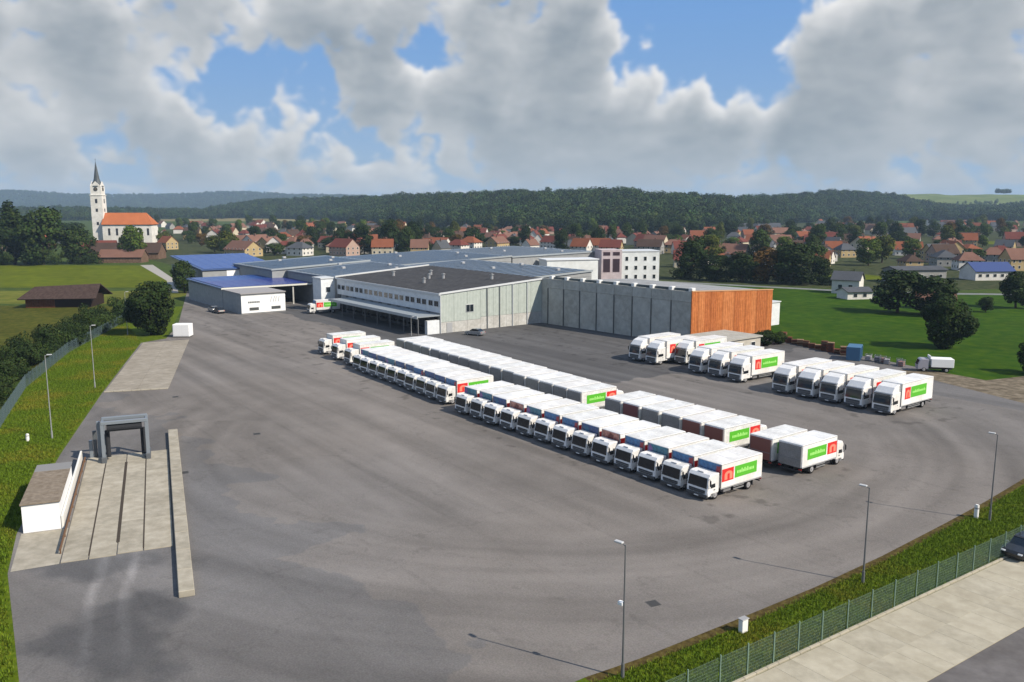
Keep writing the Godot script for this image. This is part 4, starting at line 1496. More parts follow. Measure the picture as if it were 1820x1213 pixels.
	pc.free()


# ---------------------------------------------------------------- halls (local frame: x along b, -z along a)
func panel(b: MB, p: Vector3, r: Vector3, length: float, y0: float, yl: float, yr: float, nn: Vector3, t: float, ribs := 0.0) -> void:
	var q := p + r * length
	b.slab([Vector3(p.x, y0, p.z), Vector3(q.x, y0, q.z), Vector3(q.x, yr, q.z), Vector3(p.x, yl, p.z)], nn, t)
	if ribs > 0.0:
		var k := int(length / ribs)
		for i in k:
			var f := (i + 0.5) / k
			var m := p + r * (length * f - 0.05) + nn * 0.035
			var m2 := p + r * (length * f + 0.05) + nn * 0.035
			var yt := lerpf(yl, yr, f) - 0.02
			b.slab([Vector3(m.x, y0 + 0.02, m.z), Vector3(m2.x, y0 + 0.02, m2.z), Vector3(m2.x, yt, m2.z), Vector3(m.x, yt, m.z)], nn, 0.034)


func quad_roof(b: MB, x0: float, x1: float, z0: float, z1: float, h0: float, h1: float, t := 0.3) -> void:   # roof rising with x
	var nn := Vector3(h0 - h1, x1 - x0, 0).normalized()
	b.slab([Vector3(x0, h0, z0), Vector3(x1, h1, z0), Vector3(x1, h1, z1), Vector3(x0, h0, z1)], nn, t)


func solar_rows(parent: Node, x0: float, x1: float, z0: float, z1: float, h0: float, h1: float, step: float, deep: float, m: Material) -> void:
	var n := int(absf(z1 - z0) / step)
	var nn := Vector3(h0 - h1, x1 - x0, 0).normalized()
	for i in n:
		var za := z0 - (i + 0.1) * step
		var b := MB.new()
		var k := int((x1 - x0) / 3.4)
		for j in k:
			var fa := (j + 0.02) / k
			var fb := (j + 0.98) / k
			var pa := Vector3(lerpf(x0, x1, fa), lerpf(h0, h1, fa), za) + nn * 0.14
			var pb := Vector3(lerpf(x0, x1, fb), lerpf(h0, h1, fb), za) + nn * 0.14
			b.slab([pa, pb, pb + Vector3(0, 0, -deep), pa + Vector3(0, 0, -deep)], nn, 0.05)
		obj("solar_row", b, m, parent)


func window(parent: Node, at: Vector3, w: float, h: float, nn: Vector3, m_frame: Material, m_pane: Material, bars := 1) -> void:
	var t := Basis(nn.cross(Vector3.UP) * -1.0, Vector3.UP, nn)
	var b := MB.new()
	b.box(at + nn * 0.03, Vector3(w, h, 0.10), t)
	var f := obj("window", b, m_frame, parent)
	for k in bars:
		b = MB.new()
		var pw := (w - 0.14 - 0.08 * (bars - 1)) / bars
		b.box(at + nn * 0.085 + t.x * ((k + 0.5 - bars * 0.5) * (pw + 0.08)), Vector3(pw, h - 0.16, 0.03), t)
		obj("pane", b, m_pane, f)


func main_hall() -> void:
	var clad := grain("clad_pale", Color(0.36, 0.405, 0.37), Color(0.42, 0.465, 0.43), 6.0, 0.55, 0.009, true)
	var plinth := grain("plinth", Color(0.40, 0.40, 0.38), Color(0.52, 0.52, 0.50), 5.0, 0.8, 0.009, true)
	var white_m := grain("hall_white", Color(0.55, 0.58, 0.60), Color(0.66, 0.68, 0.69), 7.0, 0.6, 0.009, true)
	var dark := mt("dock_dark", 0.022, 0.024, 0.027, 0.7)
	var trim := mt("hall_trim", 0.52, 0.54, 0.55, 0.5)
	var pipe := mt("downpipe", 0.15, 0.16, 0.16, 0.5)
	var pane := mt("hall_glass", 0.015, 0.02, 0.025, 0.08)
	var o := thing("warehouse_hall", "main hall with dark sloping roof, window band and truck docks", "warehouse", yard(151.5, 94.5), YARD_TURN)
	var b := MB.new()
	b.span(Vector3(0.15, -0.3, -50), Vector3(28, 7.9, -0.15))
	obj("core", b, mt("hall_core", 0.25, 0.26, 0.26, 0.8), o)
	# end wall: ribbed sheets above a pale plinth
	var h := func(x: float) -> float: return 8.35 + x * 1.8 / 28.0
	for i in 8:
		b = MB.new()
		panel(b, Vector3(i * 3.5 + 0.03, 0, 0), Vector3.RIGHT, 3.44, 2.75 if i > 2 else 2.35, h.call(i * 3.5), h.call(i * 3.5 + 3.44), Vector3.BACK, 0.2, 0.38)
		obj("cladding_panel", b, clad, o)
		b = MB.new()
		panel(b, Vector3(i * 3.5 + 0.02, 0, 0.05), Vector3.RIGHT, 3.46, -0.1, 2.70 if i > 2 else 2.30, 2.70 if i > 2 else 2.30, Vector3.BACK, 0.22)
		obj("plinth_panel", b, plinth, o)
	for x in [0.02, 12.2, 15.6, 19.2, 23.4]:
		b = MB.new()
		b.tube(Vector3(x, 0, 0.20), Vector3(x, h.call(x) - 0.1, 0.20), 0.10, 0.10, 8)
		obj("downpipe", b, pipe if x in [12.2, 15.6] else trim, o)
	b = MB.new()
	panel(b, Vector3(-0.1, 0, 0.26), Vector3.RIGHT, 28.1, 0, h.call(0.0) + 0.32, h.call(28.0) + 0.32, Vector3.BACK, 0.24)
	b.v.clear(); b.n.clear(); b.u.clear(); b.c.clear()
	b.slab([Vector3(-0.2, h.call(0.0) - 0.05, 0.25), Vector3(28, h.call(28.0) - 0.05, 0.25), Vector3(28, h.call(28.0) + 0.32, 0.25), Vector3(-0.2, h.call(0.0) + 0.32, 0.25)], Vector3.BACK, 0.3)
	obj("verge_trim", b, trim, o)
	window(o, Vector3(7.6, 4.9, 0.02), 2.0, 1.7, Vector3.BACK, trim, pane, 2)
	b = MB.new()
	b.span(Vector3(1.6, 0, 0.02), Vector3(3.0, 2.15, 0.14))
	obj("door", b, mt("steel_door", 0.30, 0.31, 0.32, 0.5), o)
	# dock side
	for i in 10:
		b = MB.new()
		panel(b, Vector3(0, 0, -0.02 - i * 5.0), Vector3.FORWARD, 4.96, 4.35, 8.3, 8.3, Vector3.LEFT, 0.2)
		obj("band_panel", b, white_m, o)
		for k in 2:
			window(o, Vector3(-0.01, 6.25, -1.35 - i * 5.0 - k * 2.3), 1.75, 1.25, Vector3.LEFT, trim, pane, 2)
	b = MB.new()
	b.span(Vector3(-0.35, 8.15, 0.2), Vector3(0.05, 8.55, -50))
	obj("gutter", b, trim, o)
	for i in 11:
		b = MB.new()
		b.span(Vector3(-0.05, -0.1, -1.2 - i * 4.4), Vector3(0.2, 3.4, -4.2 - i * 4.4))
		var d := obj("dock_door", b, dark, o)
		b = MB.new()
		b.span(Vector3(-0.45, 0.7, -1.3 - i * 4.4), Vector3(-0.06, 1.1, -4.1 - i * 4.4))
		obj("dock_bumper", b, mt("rubber", 0.015, 0.015, 0.016, 0.9), d)
		b = MB.new()
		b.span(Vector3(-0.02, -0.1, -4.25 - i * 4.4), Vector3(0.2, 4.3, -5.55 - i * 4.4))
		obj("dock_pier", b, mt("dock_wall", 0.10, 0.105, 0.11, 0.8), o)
	b = MB.new()
	b.span(Vector3(-5.6, 3.75, 0.1), Vector3(-0.02, 4.0, -43.0))
	obj("canopy", b, mt("canopy_steel", 0.24, 0.27, 0.29, 0.5), o)
	b = MB.new()
	b.span(Vector3(-5.75, 3.5, 0.15), Vector3(-5.6, 4.12, -43.05))
	obj("canopy_fascia", b, mt("fascia_grey", 0.34, 0.37, 0.38, 0.5), o)
	for i in 8:
		b = MB.new()
		b.span(Vector3(-5.3, 0, -0.3 - i * 6.0), Vector3(-5.1, 3.74, -0.5 - i * 6.0))
		obj("canopy_post", b, mt("post_dark", 0.09, 0.095, 0.10, 0.6), o)
	b = MB.new()
	b.span(Vector3(-3.2, 0, 0.05), Vector3(-0.2, 2.9, -1.0))
	obj("dock_office", b, white_m, o)
	# roof
	b = MB.new()
	quad_roof(b, -0.1, 28.0, 0.05, -50.2, 8.62, 10.46, 0.28)
	var rf := obj("roof", b, grain("roof_felt", Color(0.045, 0.046, 0.050), Color(0.085, 0.085, 0.088), 8.0, 0.85), o)
	for q in [[7.0, -18.0], [12.0, -24.0], [14.2, -21.0], [10.0, -38.0], [16.5, -30.5], [20.0, -9.0]]:
		b = MB.new()
		b.tube(Vector3(q[0], 8.6 + q[0] * 0.064, q[1]), Vector3(q[0], 9.7 + q[0] * 0.064, q[1]), 0.35, 0.35, 10)
		b.tube(Vector3(q[0], 9.7 + q[0] * 0.064, q[1]), Vector3(q[0], 9.95 + q[0] * 0.064, q[1]), 0.6, 0.15, 10)
		obj("roof_vent", b, mt("vent_metal", 0.5, 0.5, 0.5, 0.4, 0.6), rf)
	b = MB.new()
	b.span(Vector3(-0.3, 8.5, -49.9), Vector3(28.2, 8.8, -50.6))
	b.v.clear(); b.n.clear(); b.u.clear(); b.c.clear()
	b.slab([Vector3(-0.3, 8.3, -50.25), Vector3(28, 10.15, -50.25), Vector3(28, 10.8, -50.25), Vector3(-0.3, 8.95, -50.25)], Vector3.BACK, 0.35)
	obj("roof_edge", b, trim, rf)
	# stair tower at the far end of the docks
	var s := thing("stair_block", "white stair block between the dock hall and the blue-roofed hall", "building", yard(202.5, 90.5), YARD_TURN)
	b = MB.new()
	b.span(Vector3(0, -0.1, -5), Vector3(3.8, 8.3, 0))
	obj("wall", b, white_m, s)
	b = MB.new()
	b.span(Vector3(-0.2, 8.3, -5.2), Vector3(3.9, 8.55, 0.2))
	obj("roof", b, trim, s)
	window(s, Vector3(1.9, 5.5, 0.02), 1.2, 1.4, Vector3.BACK, trim, pane)


func concrete_hall() -> void:
	var con := grain("precast", Color(0.36, 0.37, 0.345), Color(0.47, 0.475, 0.445), 9.0, 0.85, 0.009, true)
	var con2 := grain("precast_worn", Color(0.33, 0.34, 0.315), Color(0.44, 0.44, 0.41), 7.0, 0.85, 0.009, true)
	var o := thing("concrete_hall", "grey precast concrete hall with orange boarded end wall", "warehouse", yard(109.5, 125.9), YARD_TURN + 0.088)
	var b := MB.new()
	b.span(Vector3(0.28, -0.3, -40), Vector3(28.9, 8.2, -0.3))
	obj("core", b, mt("joint_dark", 0.07, 0.072, 0.07, 0.9), o)
	for i in 8:
		b = MB.new()
		panel(b, Vector3(0, 0, -0.05 - i * 5.0), Vector3.FORWARD, 4.86, -0.1, 8.3, 8.3, Vector3.LEFT, 0.3)
		obj("wall_panel", b, con if i % 3 else con2, o)
		b = MB.new()
		panel(b, Vector3(-0.10, 0, -0.03 - i * 5.0), Vector3.FORWARD, 4.92, 8.34, 10.4, 10.4, Vector3.LEFT, 0.4)
		obj("coping_panel", b, con2 if i % 2 else con, o)
		b = MB.new()
		b.span(Vector3(-0.18, -0.1, -4.93 - i * 5.0), Vector3(0.1, 8.3, -5.07 - i * 5.0))
		obj("joint_cover", b, mt("joint_strip", 0.11, 0.115, 0.11, 0.8), o)
	b = MB.new()
	panel(b, Vector3(0, 0, -40.05), Vector3.FORWARD, 2.3, -0.1, 10.4, 10.4, Vector3.LEFT, 0.3)
	obj("wall_panel", b, con, o)
	# roof behind the coping, skylight boxes along it
	b = MB.new()
	quad_roof(b, 0.35, 29.2, -0.1, -40.2, 9.9, 8.75, 0.3)
	var rf := obj("roof", b, grain("roof_gravel", Color(0.24, 0.25, 0.26), Color(0.33, 0.34, 0.35), 8.0), o)
	for i in 9:
		b = MB.new()
		b.cbox(Vector3(0.7, 10.7, -0.6 - i * 4.85), Vector3(1.1, 0.75, 0.9), 0.06)
		obj("roof_pier", b, mt("pier_white", 0.62, 0.63, 0.62, 0.6), rf)
		if i < 8:
			b = MB.new()
			b.span(Vector3(0.8, 10.3, -1.15 - i * 4.85), Vector3(1.0, 10.85, -4.9 - i * 4.85))
			obj("roof_light", b, mt("skylight_dark", 0.05, 0.075, 0.085, 0.25), rf)
	# orange end wall of upright boards
	var tones := [grain("board_a", Color(0.38, 0.125, 0.040), Color(0.52, 0.19, 0.065), 5.0, 0.75, 0.009, true), grain("board_b", Color(0.33, 0.105, 0.035), Color(0.46, 0.16, 0.055), 4.0, 0.75, 0.009, true), grain("board_c", Color(0.42, 0.15, 0.05), Color(0.56, 0.22, 0.085), 6.0, 0.75, 0.009, true)]
	for i in 14:
		var x0 := i * 29.0 / 14.0
		var ht := func(x: float) -> float: return 10.45 - x * 1.55 / 29.0
		b = MB.new()
		panel(b, Vector3(x0 + 0.04, 0, 0.04 * (i % 2)), Vector3.RIGHT, 29.0 / 14.0 - 0.07, -0.1, ht.call(x0), ht.call(x0 + 2.0), Vector3.BACK, 0.22, 0.6)
		obj("orange_board", b, tones[(i * 5 + i / 3) % 3], o)
	b = MB.new()
	b.slab([Vector3(-0.1, 10.4, 0.12), Vector3(29.1, 8.85, 0.12), Vector3(29.1, 9.05, 0.12), Vector3(-0.1, 10.6, 0.12)], Vector3.BACK, 0.4)
	obj("verge_board", b, mt("verge_pale", 0.45, 0.25, 0.13, 0.6), o)
	b = MB.new()
	b.span(Vector3(-0.16, -0.1, 0.1), Vector3(0.12, 10.4, -0.1))
	obj("corner_post", b, tones[1], o)
	var a := thing("side_annex", "small white annex behind the orange boarded wall", "building", yard(116.5, 160.3), YARD_TURN)
	b = MB.new()
	b.span(Vector3(0.05, -0.1, -9), Vector3(3.6, 5.2, 0))
	obj("wall", b, grain("hall_white"), a)
	b = MB.new()
	b.span(Vector3(-0.1, 5.2, -9.2), Vector3(3.8, 5.42, 0.2))
	obj("roof", b, mt("hall_trim"), a)


func rear_halls() -> void:
	var steel := grain("roof_steel", Color(0.145, 0.175, 0.205), Color(0.205, 0.235, 0.265), 12.0, 0.5)
	var steel_b := grain("roof_steel_pale", Color(0.24, 0.27, 0.30), Color(0.31, 0.34, 0.365), 12.0, 0.5)
	var wall := grain("hall_white")
	var cell := mt("solar_grey", 0.045, 0.085, 0.15, 0.22)
	var blue_cell := mt("solar_blue", 0.012, 0.055, 0.24, 0.25)
	var violet := mt("solar_violet", 0.022, 0.035, 0.20, 0.25)
	var trim := mt("hall_trim")
	# a, b origin, width along b, depth along a, low and high eaves
	var defs := [[202.0, 96.5, 27.6, 37.5, 8.0, 9.6, steel, 2.6, 1.0, cell, "grey steel-roofed hall directly behind the dock hall"], [240.0, 92.0, 32.0, 33.0, 8.4, 9.9, steel, 2.6, 1.2, cell, "steel-roofed hall between the blue roofs and the solar hall"], [222.0, 124.3, 42.0, 48.0, 9.3, 10.6, steel, 2.4, 1.2, cell, "long hall with rows of dull solar panels"], [222.0, 166.6, 38.0, 50.0, 10.3, 10.9, steel_b, 3.2, 0.9, cell, "pale steel-roofed hall next to the office block"], [163.0, 124.2, 24.0, 58.0, 9.2, 10.3, steel, 2.8, 1.3, cell, "low grey-roofed hall behind the concrete hall"]]
	for d in defs:
		var o := thing("warehouse_hall", d[10], "warehouse", yard(d[0], d[1]), YARD_TURN)
		var b := MB.new()
		b.span(Vector3(0.1, -0.2, -d[3]), Vector3(d[2] - 0.1, d[4] - 0.4, 0))
		b.slab([Vector3(0.1, d[4] - 0.5, 0.0), Vector3(d[2] - 0.1, d[4] - 0.5, 0.0), Vector3(d[2] - 0.1, d[5] - 0.2, 0.0), Vector3(0.1, d[4] - 0.2, 0.0)], Vector3.BACK, 0.3)
		obj("wall", b, grain("hall_grey", Color(0.24, 0.25, 0.255), Color(0.31, 0.32, 0.32), 8.0), o)
		b = MB.new()
		quad_roof(b, -0.2, d[2] + 0.1, 0.25, -d[3] - 0.2, d[4], d[5], 0.3)
		var rf := obj("roof", b, d[6], o)
		solar_rows(rf, 1.0, d[2] - 1.0, -1.0, -d[3] + 1.0, d[4] + 0.05, d[5] - 0.05, d[7], d[8], d[9])
		b = MB.new()
		b.slab([Vector3(-0.2, d[4] - 0.3, 0.32), Vector3(d[2] + 0.1, d[5] - 0.3, 0.32), Vector3(d[2] + 0.1, d[5] + 0.2, 0.32), Vector3(-0.2, d[4] + 0.2, 0.32)], Vector3.BACK, 0.06)
		obj("roof_edge", b, mt("edge_grey", 0.26, 0.29, 0.31, 0.6), rf)
		for k in 4:
			b = MB.new()
			b.cbox(Vector3(d[2] * (0.2 + 0.2 * k), d[5] + 0.5, -d[3] * fposmod(0.3 + 0.37 * k, 1.0)), Vector3(1.0, 0.6, 1.0), 0.08)
			obj("roof_vent", b, mt("vent_metal", 0.5, 0.5, 0.5, 0.4, 0.6), rf)
	# blue solar hall with the white front annex
	var o2 := thing("warehouse_hall", "hall with bright blue solar roof and open bay behind the white annex", "warehouse", yard(222.0, 71.5), YARD_TURN)
	var b2 := MB.new()
	b2.span(Vector3(0, -0.1, -30), Vector3(11.5, 5.2, 0))
	b2.span(Vector3(11.5, -0.1, -30), Vector3(27, 5.2, -16))
	obj("wall", b2, grain("hall_grey", Color(0.24, 0.25, 0.255), Color(0.31, 0.32, 0.32), 8.0), o2)
	b2 = MB.new()
	b2.slab([Vector3(-0.3, 5.5, 0.3), Vector3(27.3, 5.5, 0.3), Vector3(27.3, 5.95, -31), Vector3(-0.3, 5.95, -31)], Vector3(0, 31, 0.45).normalized(), 0.3)
	var rf2 := obj("roof", b2, mt("blue_roof", 0.06, 0.10, 0.22, 0.4), o2)
	for i in 17:
		var f0 := (i + 0.06) / 17.0
		var f1 := (i + 0.94) / 17.0
		b2 = MB.new()
		for j in 8:
			var xa := 0.6 + j * 3.28
			b2.slab([Vector3(xa, 5.66 + 0.45 * f0, -31 * f0), Vector3(xa + 3.2, 5.66 + 0.45 * f0, -31 * f0), Vector3(xa + 3.2, 5.66 + 0.45 * f1, -31 * f1), Vector3(xa, 5.66 + 0.45 * f1, -31 * f1)], Vector3(0, 31, 0.45).normalized(), 0.05)
		obj("solar_row", b2, violet if i < 10 else blue_cell, rf2)
	b2 = MB.new()
	b2.span(Vector3(-0.35, 5.15, 0.32), Vector3(27.35, 5.6, 0.42))
	obj("fascia", b2, mt("fascia_cream", 0.56, 0.56, 0.50, 0.5), rf2)
	for x in [12.0, 19.5, 26.9]:
		b2 = MB.new()
		b2.span(Vector3(x - 0.18, 0, -0.4), Vector3(x + 0.18, 5.2, -0.05))
		obj("column", b2, grain("plinth"), o2)
	var o3 := thing("front_annex", "white flat-roofed annex with small sign marks and two dark shutters", "building", yard(208.0, 71.5), YARD_TURN)
	b2 = MB.new()
	b2.span(Vector3(0.02, -0.1, -13.7), Vector3(11.4, 5.0, -0.02))
	obj("wall", b2, grain("hall_grey"), o3)
	b2 = MB.new()
	b2.span(Vector3(0, 0.25, 0), Vector3(11.42, 4.55, 0.12))
	obj("front_panel", b2, mt("annex_white", 0.76, 0.77, 0.77, 0.5), o3)
	b2 = MB.new()
	b2.span(Vector3(-0.15, 5.0, -13.7), Vector3(11.6, 5.25, 0.25))
	obj("roof", b2, mt("annex_roof", 0.28, 0.27, 0.27, 0.8), o3)
	for x in [3.2, 8.9]:
		b2 = MB.new()
		b2.span(Vector3(x - 1.2, 0.85, 0.1), Vector3(x + 1.2, 1.6, 0.17))
		obj("shutter", b2, mt("shutter_dark", 0.05, 0.055, 0.055, 0.6), o3)
	b2 = MB.new()
	for k in 7:
		b2.span(Vector3(1.7 + k * 0.44, 2.70, 0.1), Vector3(2.05 + k * 0.44, 3.15, 0.15))
	obj("sign_lettering", b2, mt("sign_grey", 0.12, 0.13, 0.13, 0.6), o3)
	b2 = MB.new()
	for k in 4:
		b2.tube(Vector3(7.5 + k * 0.7, 2.7, 0.13), Vector3(7.85 + (k % 2) * 0.2 + k * 0.6, 4.1, 0.13), 0.08, 0.08, 5)
	obj("sign_emblem", b2, mt("sign_pale", 0.25, 0.27, 0.27, 0.6), o3)
	# second blue roof behind
	var o4 := thing("warehouse_hall", "rear hall with blue solar roof sloping to the viewer and white doors", "warehouse", yard(268.0, 80.5), YARD_TURN)
	b2 = MB.new()
	b2.span(Vector3(0, -0.1, -34), Vector3(25, 7.0, 0))
	obj("wall", b2, grain("hall_grey"), o4)
	b2 = MB.new()
	var n4 := Vector3(0, 34, 2.8).normalized()
	b2.slab([Vector3(-0.4, 7.2, 0.5), Vector3(25.4, 7.2, 0.5), Vector3(25.4, 10.0, -34), Vector3(-0.4, 10.0, -34)], n4, 0.3)
	var rf4 := obj("roof", b2, mt("blue_roof"), o4)
	for i in 15:
		var f0 := (i + 0.06) / 15.0
		var f1 := (i + 0.94) / 15.0
		b2 = MB.new()
		for j in 7:
			var xa := 0.4 + j * 3.5
			b2.slab([Vector3(xa, 7.36 + 2.7 * f0, -33 * f0), Vector3(xa + 3.42, 7.36 + 2.7 * f0, -33 * f0), Vector3(xa + 3.42, 7.36 + 2.7 * f1, -33 * f1), Vector3(xa, 7.36 + 2.7 * f1, -33 * f1)], n4, 0.05)
		obj("solar_row", b2, blue_cell, rf4)
	for q in [[7.5, 17.0], [19.5, 23.0]]:
		b2 = MB.new()
		b2.span(Vector3(q[0], 3.4, 0.0), Vector3(q[1], 6.7, 0.1))
		obj("white_door", b2, mt("annex_white"), o4)


func office() -> void:
	var o := thing("office_block", "white three-storey office block with glazed stair tower", "office building", Vector3(44, 0, -292), 0.16)
	var m := grain("office_white", Color(0.62, 0.66, 0.66), Color(0.71, 0.74, 0.735), 8.0, 0.6)
	var b := MB.new()
	b.span(Vector3(-6.4, -0.1, -11), Vector3(7.2, 11.2, 0))
	obj("wall", b, m, o)
	b = MB.new()
	b.span(Vector3(-6.6, 11.2, -11.2), Vector3(7.4, 11.5, 0.2))
	obj("roof", b, mt("hall_trim"), o)
	var pane := mt("hall_glass")
	var frame := mt("window_frame", 0.7, 0.7, 0.68, 0.5)
	for f in 3:
		for k in 4:
			window(o, Vector3(-4.5 + k * 3.3, 2.6 + f * 3.1, 0.0), 1.1, 1.5, Vector3.BACK, frame, pane)
		for k in 3:
			window(o, Vector3(7.2, 2.6 + f * 3.1, -2.0 - k * 3.2), 1.1, 1.5, Vector3.RIGHT, frame, pane)
	b = MB.new()
	b.span(Vector3(-13.6, -0.1, -9), Vector3(-6.4, 11.9, 0.5))
	obj("stair_tower", b, grain("tower_render", Color(0.44, 0.38, 0.40), Color(0.52, 0.46, 0.47), 7.0), o)
	for k in 2:
		window(o, Vector3(-11.8 + k * 3.4, 6.6, 0.5), 2.5, 4.6, Vector3.BACK, mt("frame_mauve", 0.30, 0.22, 0.24, 0.5), mt("glass_mauve", 0.045, 0.03, 0.04, 0.1), 1)
		window(o, Vector3(-11.8 + k * 3.4, 10.6, 0.5), 2.5, 1.3, Vector3.BACK, mt("frame_mauve"), mt("glass_mauve"), 1)
	var w := thing("office_wing", "low white wing with flat roof beside the office stair tower", "building", Vector3(20, 0, -278), 0.3)
	b = MB.new()
	b.span(Vector3(-9, -0.1, -8), Vector3(9, 9.2, 0))
	obj("wall", b, m, w)
	b = MB.new()
	b.span(Vector3(-9.3, 9.2, -8.3), Vector3(9.3, 9.5, 0.3))
	obj("roof", b, mt("wing_roof", 0.6, 0.62, 0.63, 0.5), w)


# ---------------------------------------------------------------- wash bay at the edge of the yard
func wash_bay() -> void:
	# frame: x to the right (v), -z away (u)
	var at := Vector3(-26.9, 0, -63.8)
	var turn := atan2(0.387, 0.922)
	var conc := grain("wash_concrete", Color(0.31, 0.285, 0.23), Color(0.41, 0.38, 0.315), 7.0, 0.85)
	var conc2 := grain("wash_concrete_b", Color(0.28, 0.26, 0.21), Color(0.38, 0.35, 0.29), 6.0, 0.85)
	var slab := thing("wash_slab", "pale concrete wash-bay slab with dark drain channels", "slab", at, turn)
	slab.set_meta("kind", "structure")
	var xs := [-8.15, -6.2, -4.22, -2.3, -0.05]
	for i in 4:
		for k in 4:
			var b := MB.new()
			b.cbox(Vector3((xs[i] + xs[i + 1]) * 0.5, 0.02, -0.2 - (k + 0.5) * 7.3 - (0.0 if i < 2 else 0.2)), Vector3(xs[i + 1] - xs[i] - 0.09, 0.14, 7.29), 0.01)
			obj("concrete_slab", b, conc if (i + k) % 2 else conc2, slab)
	for x in [-6.2, -4.22, -2.3]:
		var b := MB.new()
		b.span(Vector3(x - 0.13 if x == -4.22 else x - 0.06, 0.0, -2.8 if x == -4.22 else -0.9), Vector3(x + 0.13 if x == -4.22 else x + 0.06, 0.094, -26.3))
		obj("drain_channel", b, mt("drain_rust", 0.055, 0.045, 0.036, 0.8), slab)
	# apron in front of the hut
	var p := func(v: float, u: float) -> Vector2: return Vector2(at.x + 0.922 * v - 0.387 * u, at.z - 0.387 * v - 0.922 * u)
	flat("apron", [p.call(-11.4, -0.1), p.call(-8.2, 0.1), p.call(-8.2, 7.9), p.call(-11.7, 8.0)], 0.03, conc2)
	# long raised kerb beam on the yard side
	var beam := thing("concrete_beam", "long low concrete barrier along the wash bay", "barrier", at, turn)
	for k in 12:
		var b := MB.new()
		var z0 := 9.5 - k * 3.88
		b.cbox(Vector3(0.58, 0.24, z0 - 1.94), Vector3(1.06, 0.50, 3.86), 0.04)
		obj("beam_block", b, conc2 if k % 3 else conc, beam)
	# hut
	var hut := thing("pump_hut", "low white hut with brown flat roof beside the wash slab", "hut", at, turn)
	var b := MB.new()
	b.span(Vector3(-11.55, -0.05, -19.6), Vector3(-8.75, 2.4, -8.1))
	obj("wall", b, mt("hut_white", 0.74, 0.75, 0.76, 0.7), hut)
	for k in 5:
		b = MB.new()
		b.cbox(Vector3(-10.15, 2.48, -7.95 - 1.18 - k * 2.36), Vector3(3.0, 0.14, 2.33), 0.02)
		obj("roof_panel", b, grain("hut_roof", Color(0.165, 0.135, 0.105), Color(0.255, 0.215, 0.17), 3.0, 0.9) if k < 4 else mt("hut_roof_grey", 0.20, 0.20, 0.20, 0.8), hut)
	# white splash wall with rusty rail
	var wall := thing("splash_wall", "low white splash wall with rusty guide rail", "wall", at, turn)
	b = MB.new()
	b.cbox(Vector3(-8.62, 0.55, -18.4), Vector3(0.18, 1.2, 20.6), 0.02)
	obj("wall", b, mt("splash_white", 0.66, 0.65, 0.61, 0.7), wall)
	var rail := thing("guide_rail", "rusty brown guide rail on short posts beside the splash wall", "rail", at, turn)
	b = MB.new()
	b.tube(Vector3(-8.28, 0.42, -2.0), Vector3(-8.28, 0.42, -28.5), 0.09, 0.09, 8)
	obj("rail_tube", b, mt("rust", 0.13, 0.075, 0.045, 0.85), rail)
	for k in 8:
		b = MB.new()
		b.tube(Vector3(-8.28, 0, -2.2 - k * 3.7), Vector3(-8.28, 0.42, -2.2 - k * 3.7), 0.06, 0.06, 6)
		obj("rail_post", b, mt("rust"), rail)
	# wash gantry
	var g := thing("wash_gantry", "grey steel truck-wash portal with dark top brush", "truck wash", at, turn)
	var steel := mt("gantry_steel", 0.20, 0.23, 0.26, 0.5, 0.3)
	var steel2 := mt("gantry_steel_dark", 0.09, 0.10, 0.11, 0.6, 0.2)
	for x in [-6.35, -2.05]:
		for z in [-26.9, -28.9]:
			b = MB.new()
			b.cbox(Vector3(x, 2.2, z), Vector3(0.34, 4.4, 0.34), 0.03)
			obj("column", b, steel, g)
		b = MB.new()
		b.cbox(Vector3(x, 0.35, -27.9), Vector3(0.5, 0.7, 2.7), 0.05)
		obj("carriage", b, steel2, g)
		b = MB.new()
		b.span(Vector3(x - 0.1, 4.05, -26.9), Vector3(x + 0.1, 4.35, -28.9))
		obj("side_beam", b, steel, g)
		b = MB.new()
		b.tube(Vector3(x + (0.42 if x < -4 else -0.42), 0.4, -27.9), Vector3(x + (0.42 if x < -4 else -0.42), 3.3, -27.9), 0.24, 0.24, 12)
		obj("side_brush", b, mt("brush_dark", 0.03, 0.032, 0.036, 0.95), g)
	b = MB.new()
	b.cbox(Vector3(-4.2, 4.35, -26.9), Vector3(4.5, 0.34, 0.4), 0.03)
	b.cbox(Vector3(-4.2, 4.35, -28.9), Vector3(4.5, 0.34, 0.4), 0.03)
	obj("top_beam", b, steel, g)
	b = MB.new()
	b.tube(Vector3(-5.9, 3.75, -27.2), Vector3(-2.5, 3.75, -27.2), 0.42, 0.42, 14)
	obj("top_brush", b, mt("brush_dark"), g)
	for k in 3:
		b = MB.new()
		b.span(Vector3(-7.9 - 0.02 * k, 0.05, -28.2 - k * 0.01), Vector3(-7.7, 3.2, -28.4))
		b.v.clear(); b.n.clear(); b.u.clear(); b.c.clear()
		b.cbox(Vector3(-7.7 + 0.42 * k, 1.0 + 0.5 * k, -29.5), Vector3(0.36, 2.0 + k, 0.36), 0.04)
		obj("control_cabinet", b, steel if k != 1 else steel2, g)
	# parking slab farther along the verge
	var c3 := grain("pad_concrete", Color(0.25, 0.225, 0.185), Color(0.335, 0.305, 0.255), 8.0, 0.85)
	var quad := [Vector2(-59.7, -120.8), Vector2(-51.3, -123.3), Vector2(-65.6, -169.3), Vector2(-73.3, -165.4)]
	var pad := thing("parking_pad", "beige concrete parking pad along the verge", "slab", Vector3.ZERO, 0.0)
	pad.set_meta("kind", "structure")
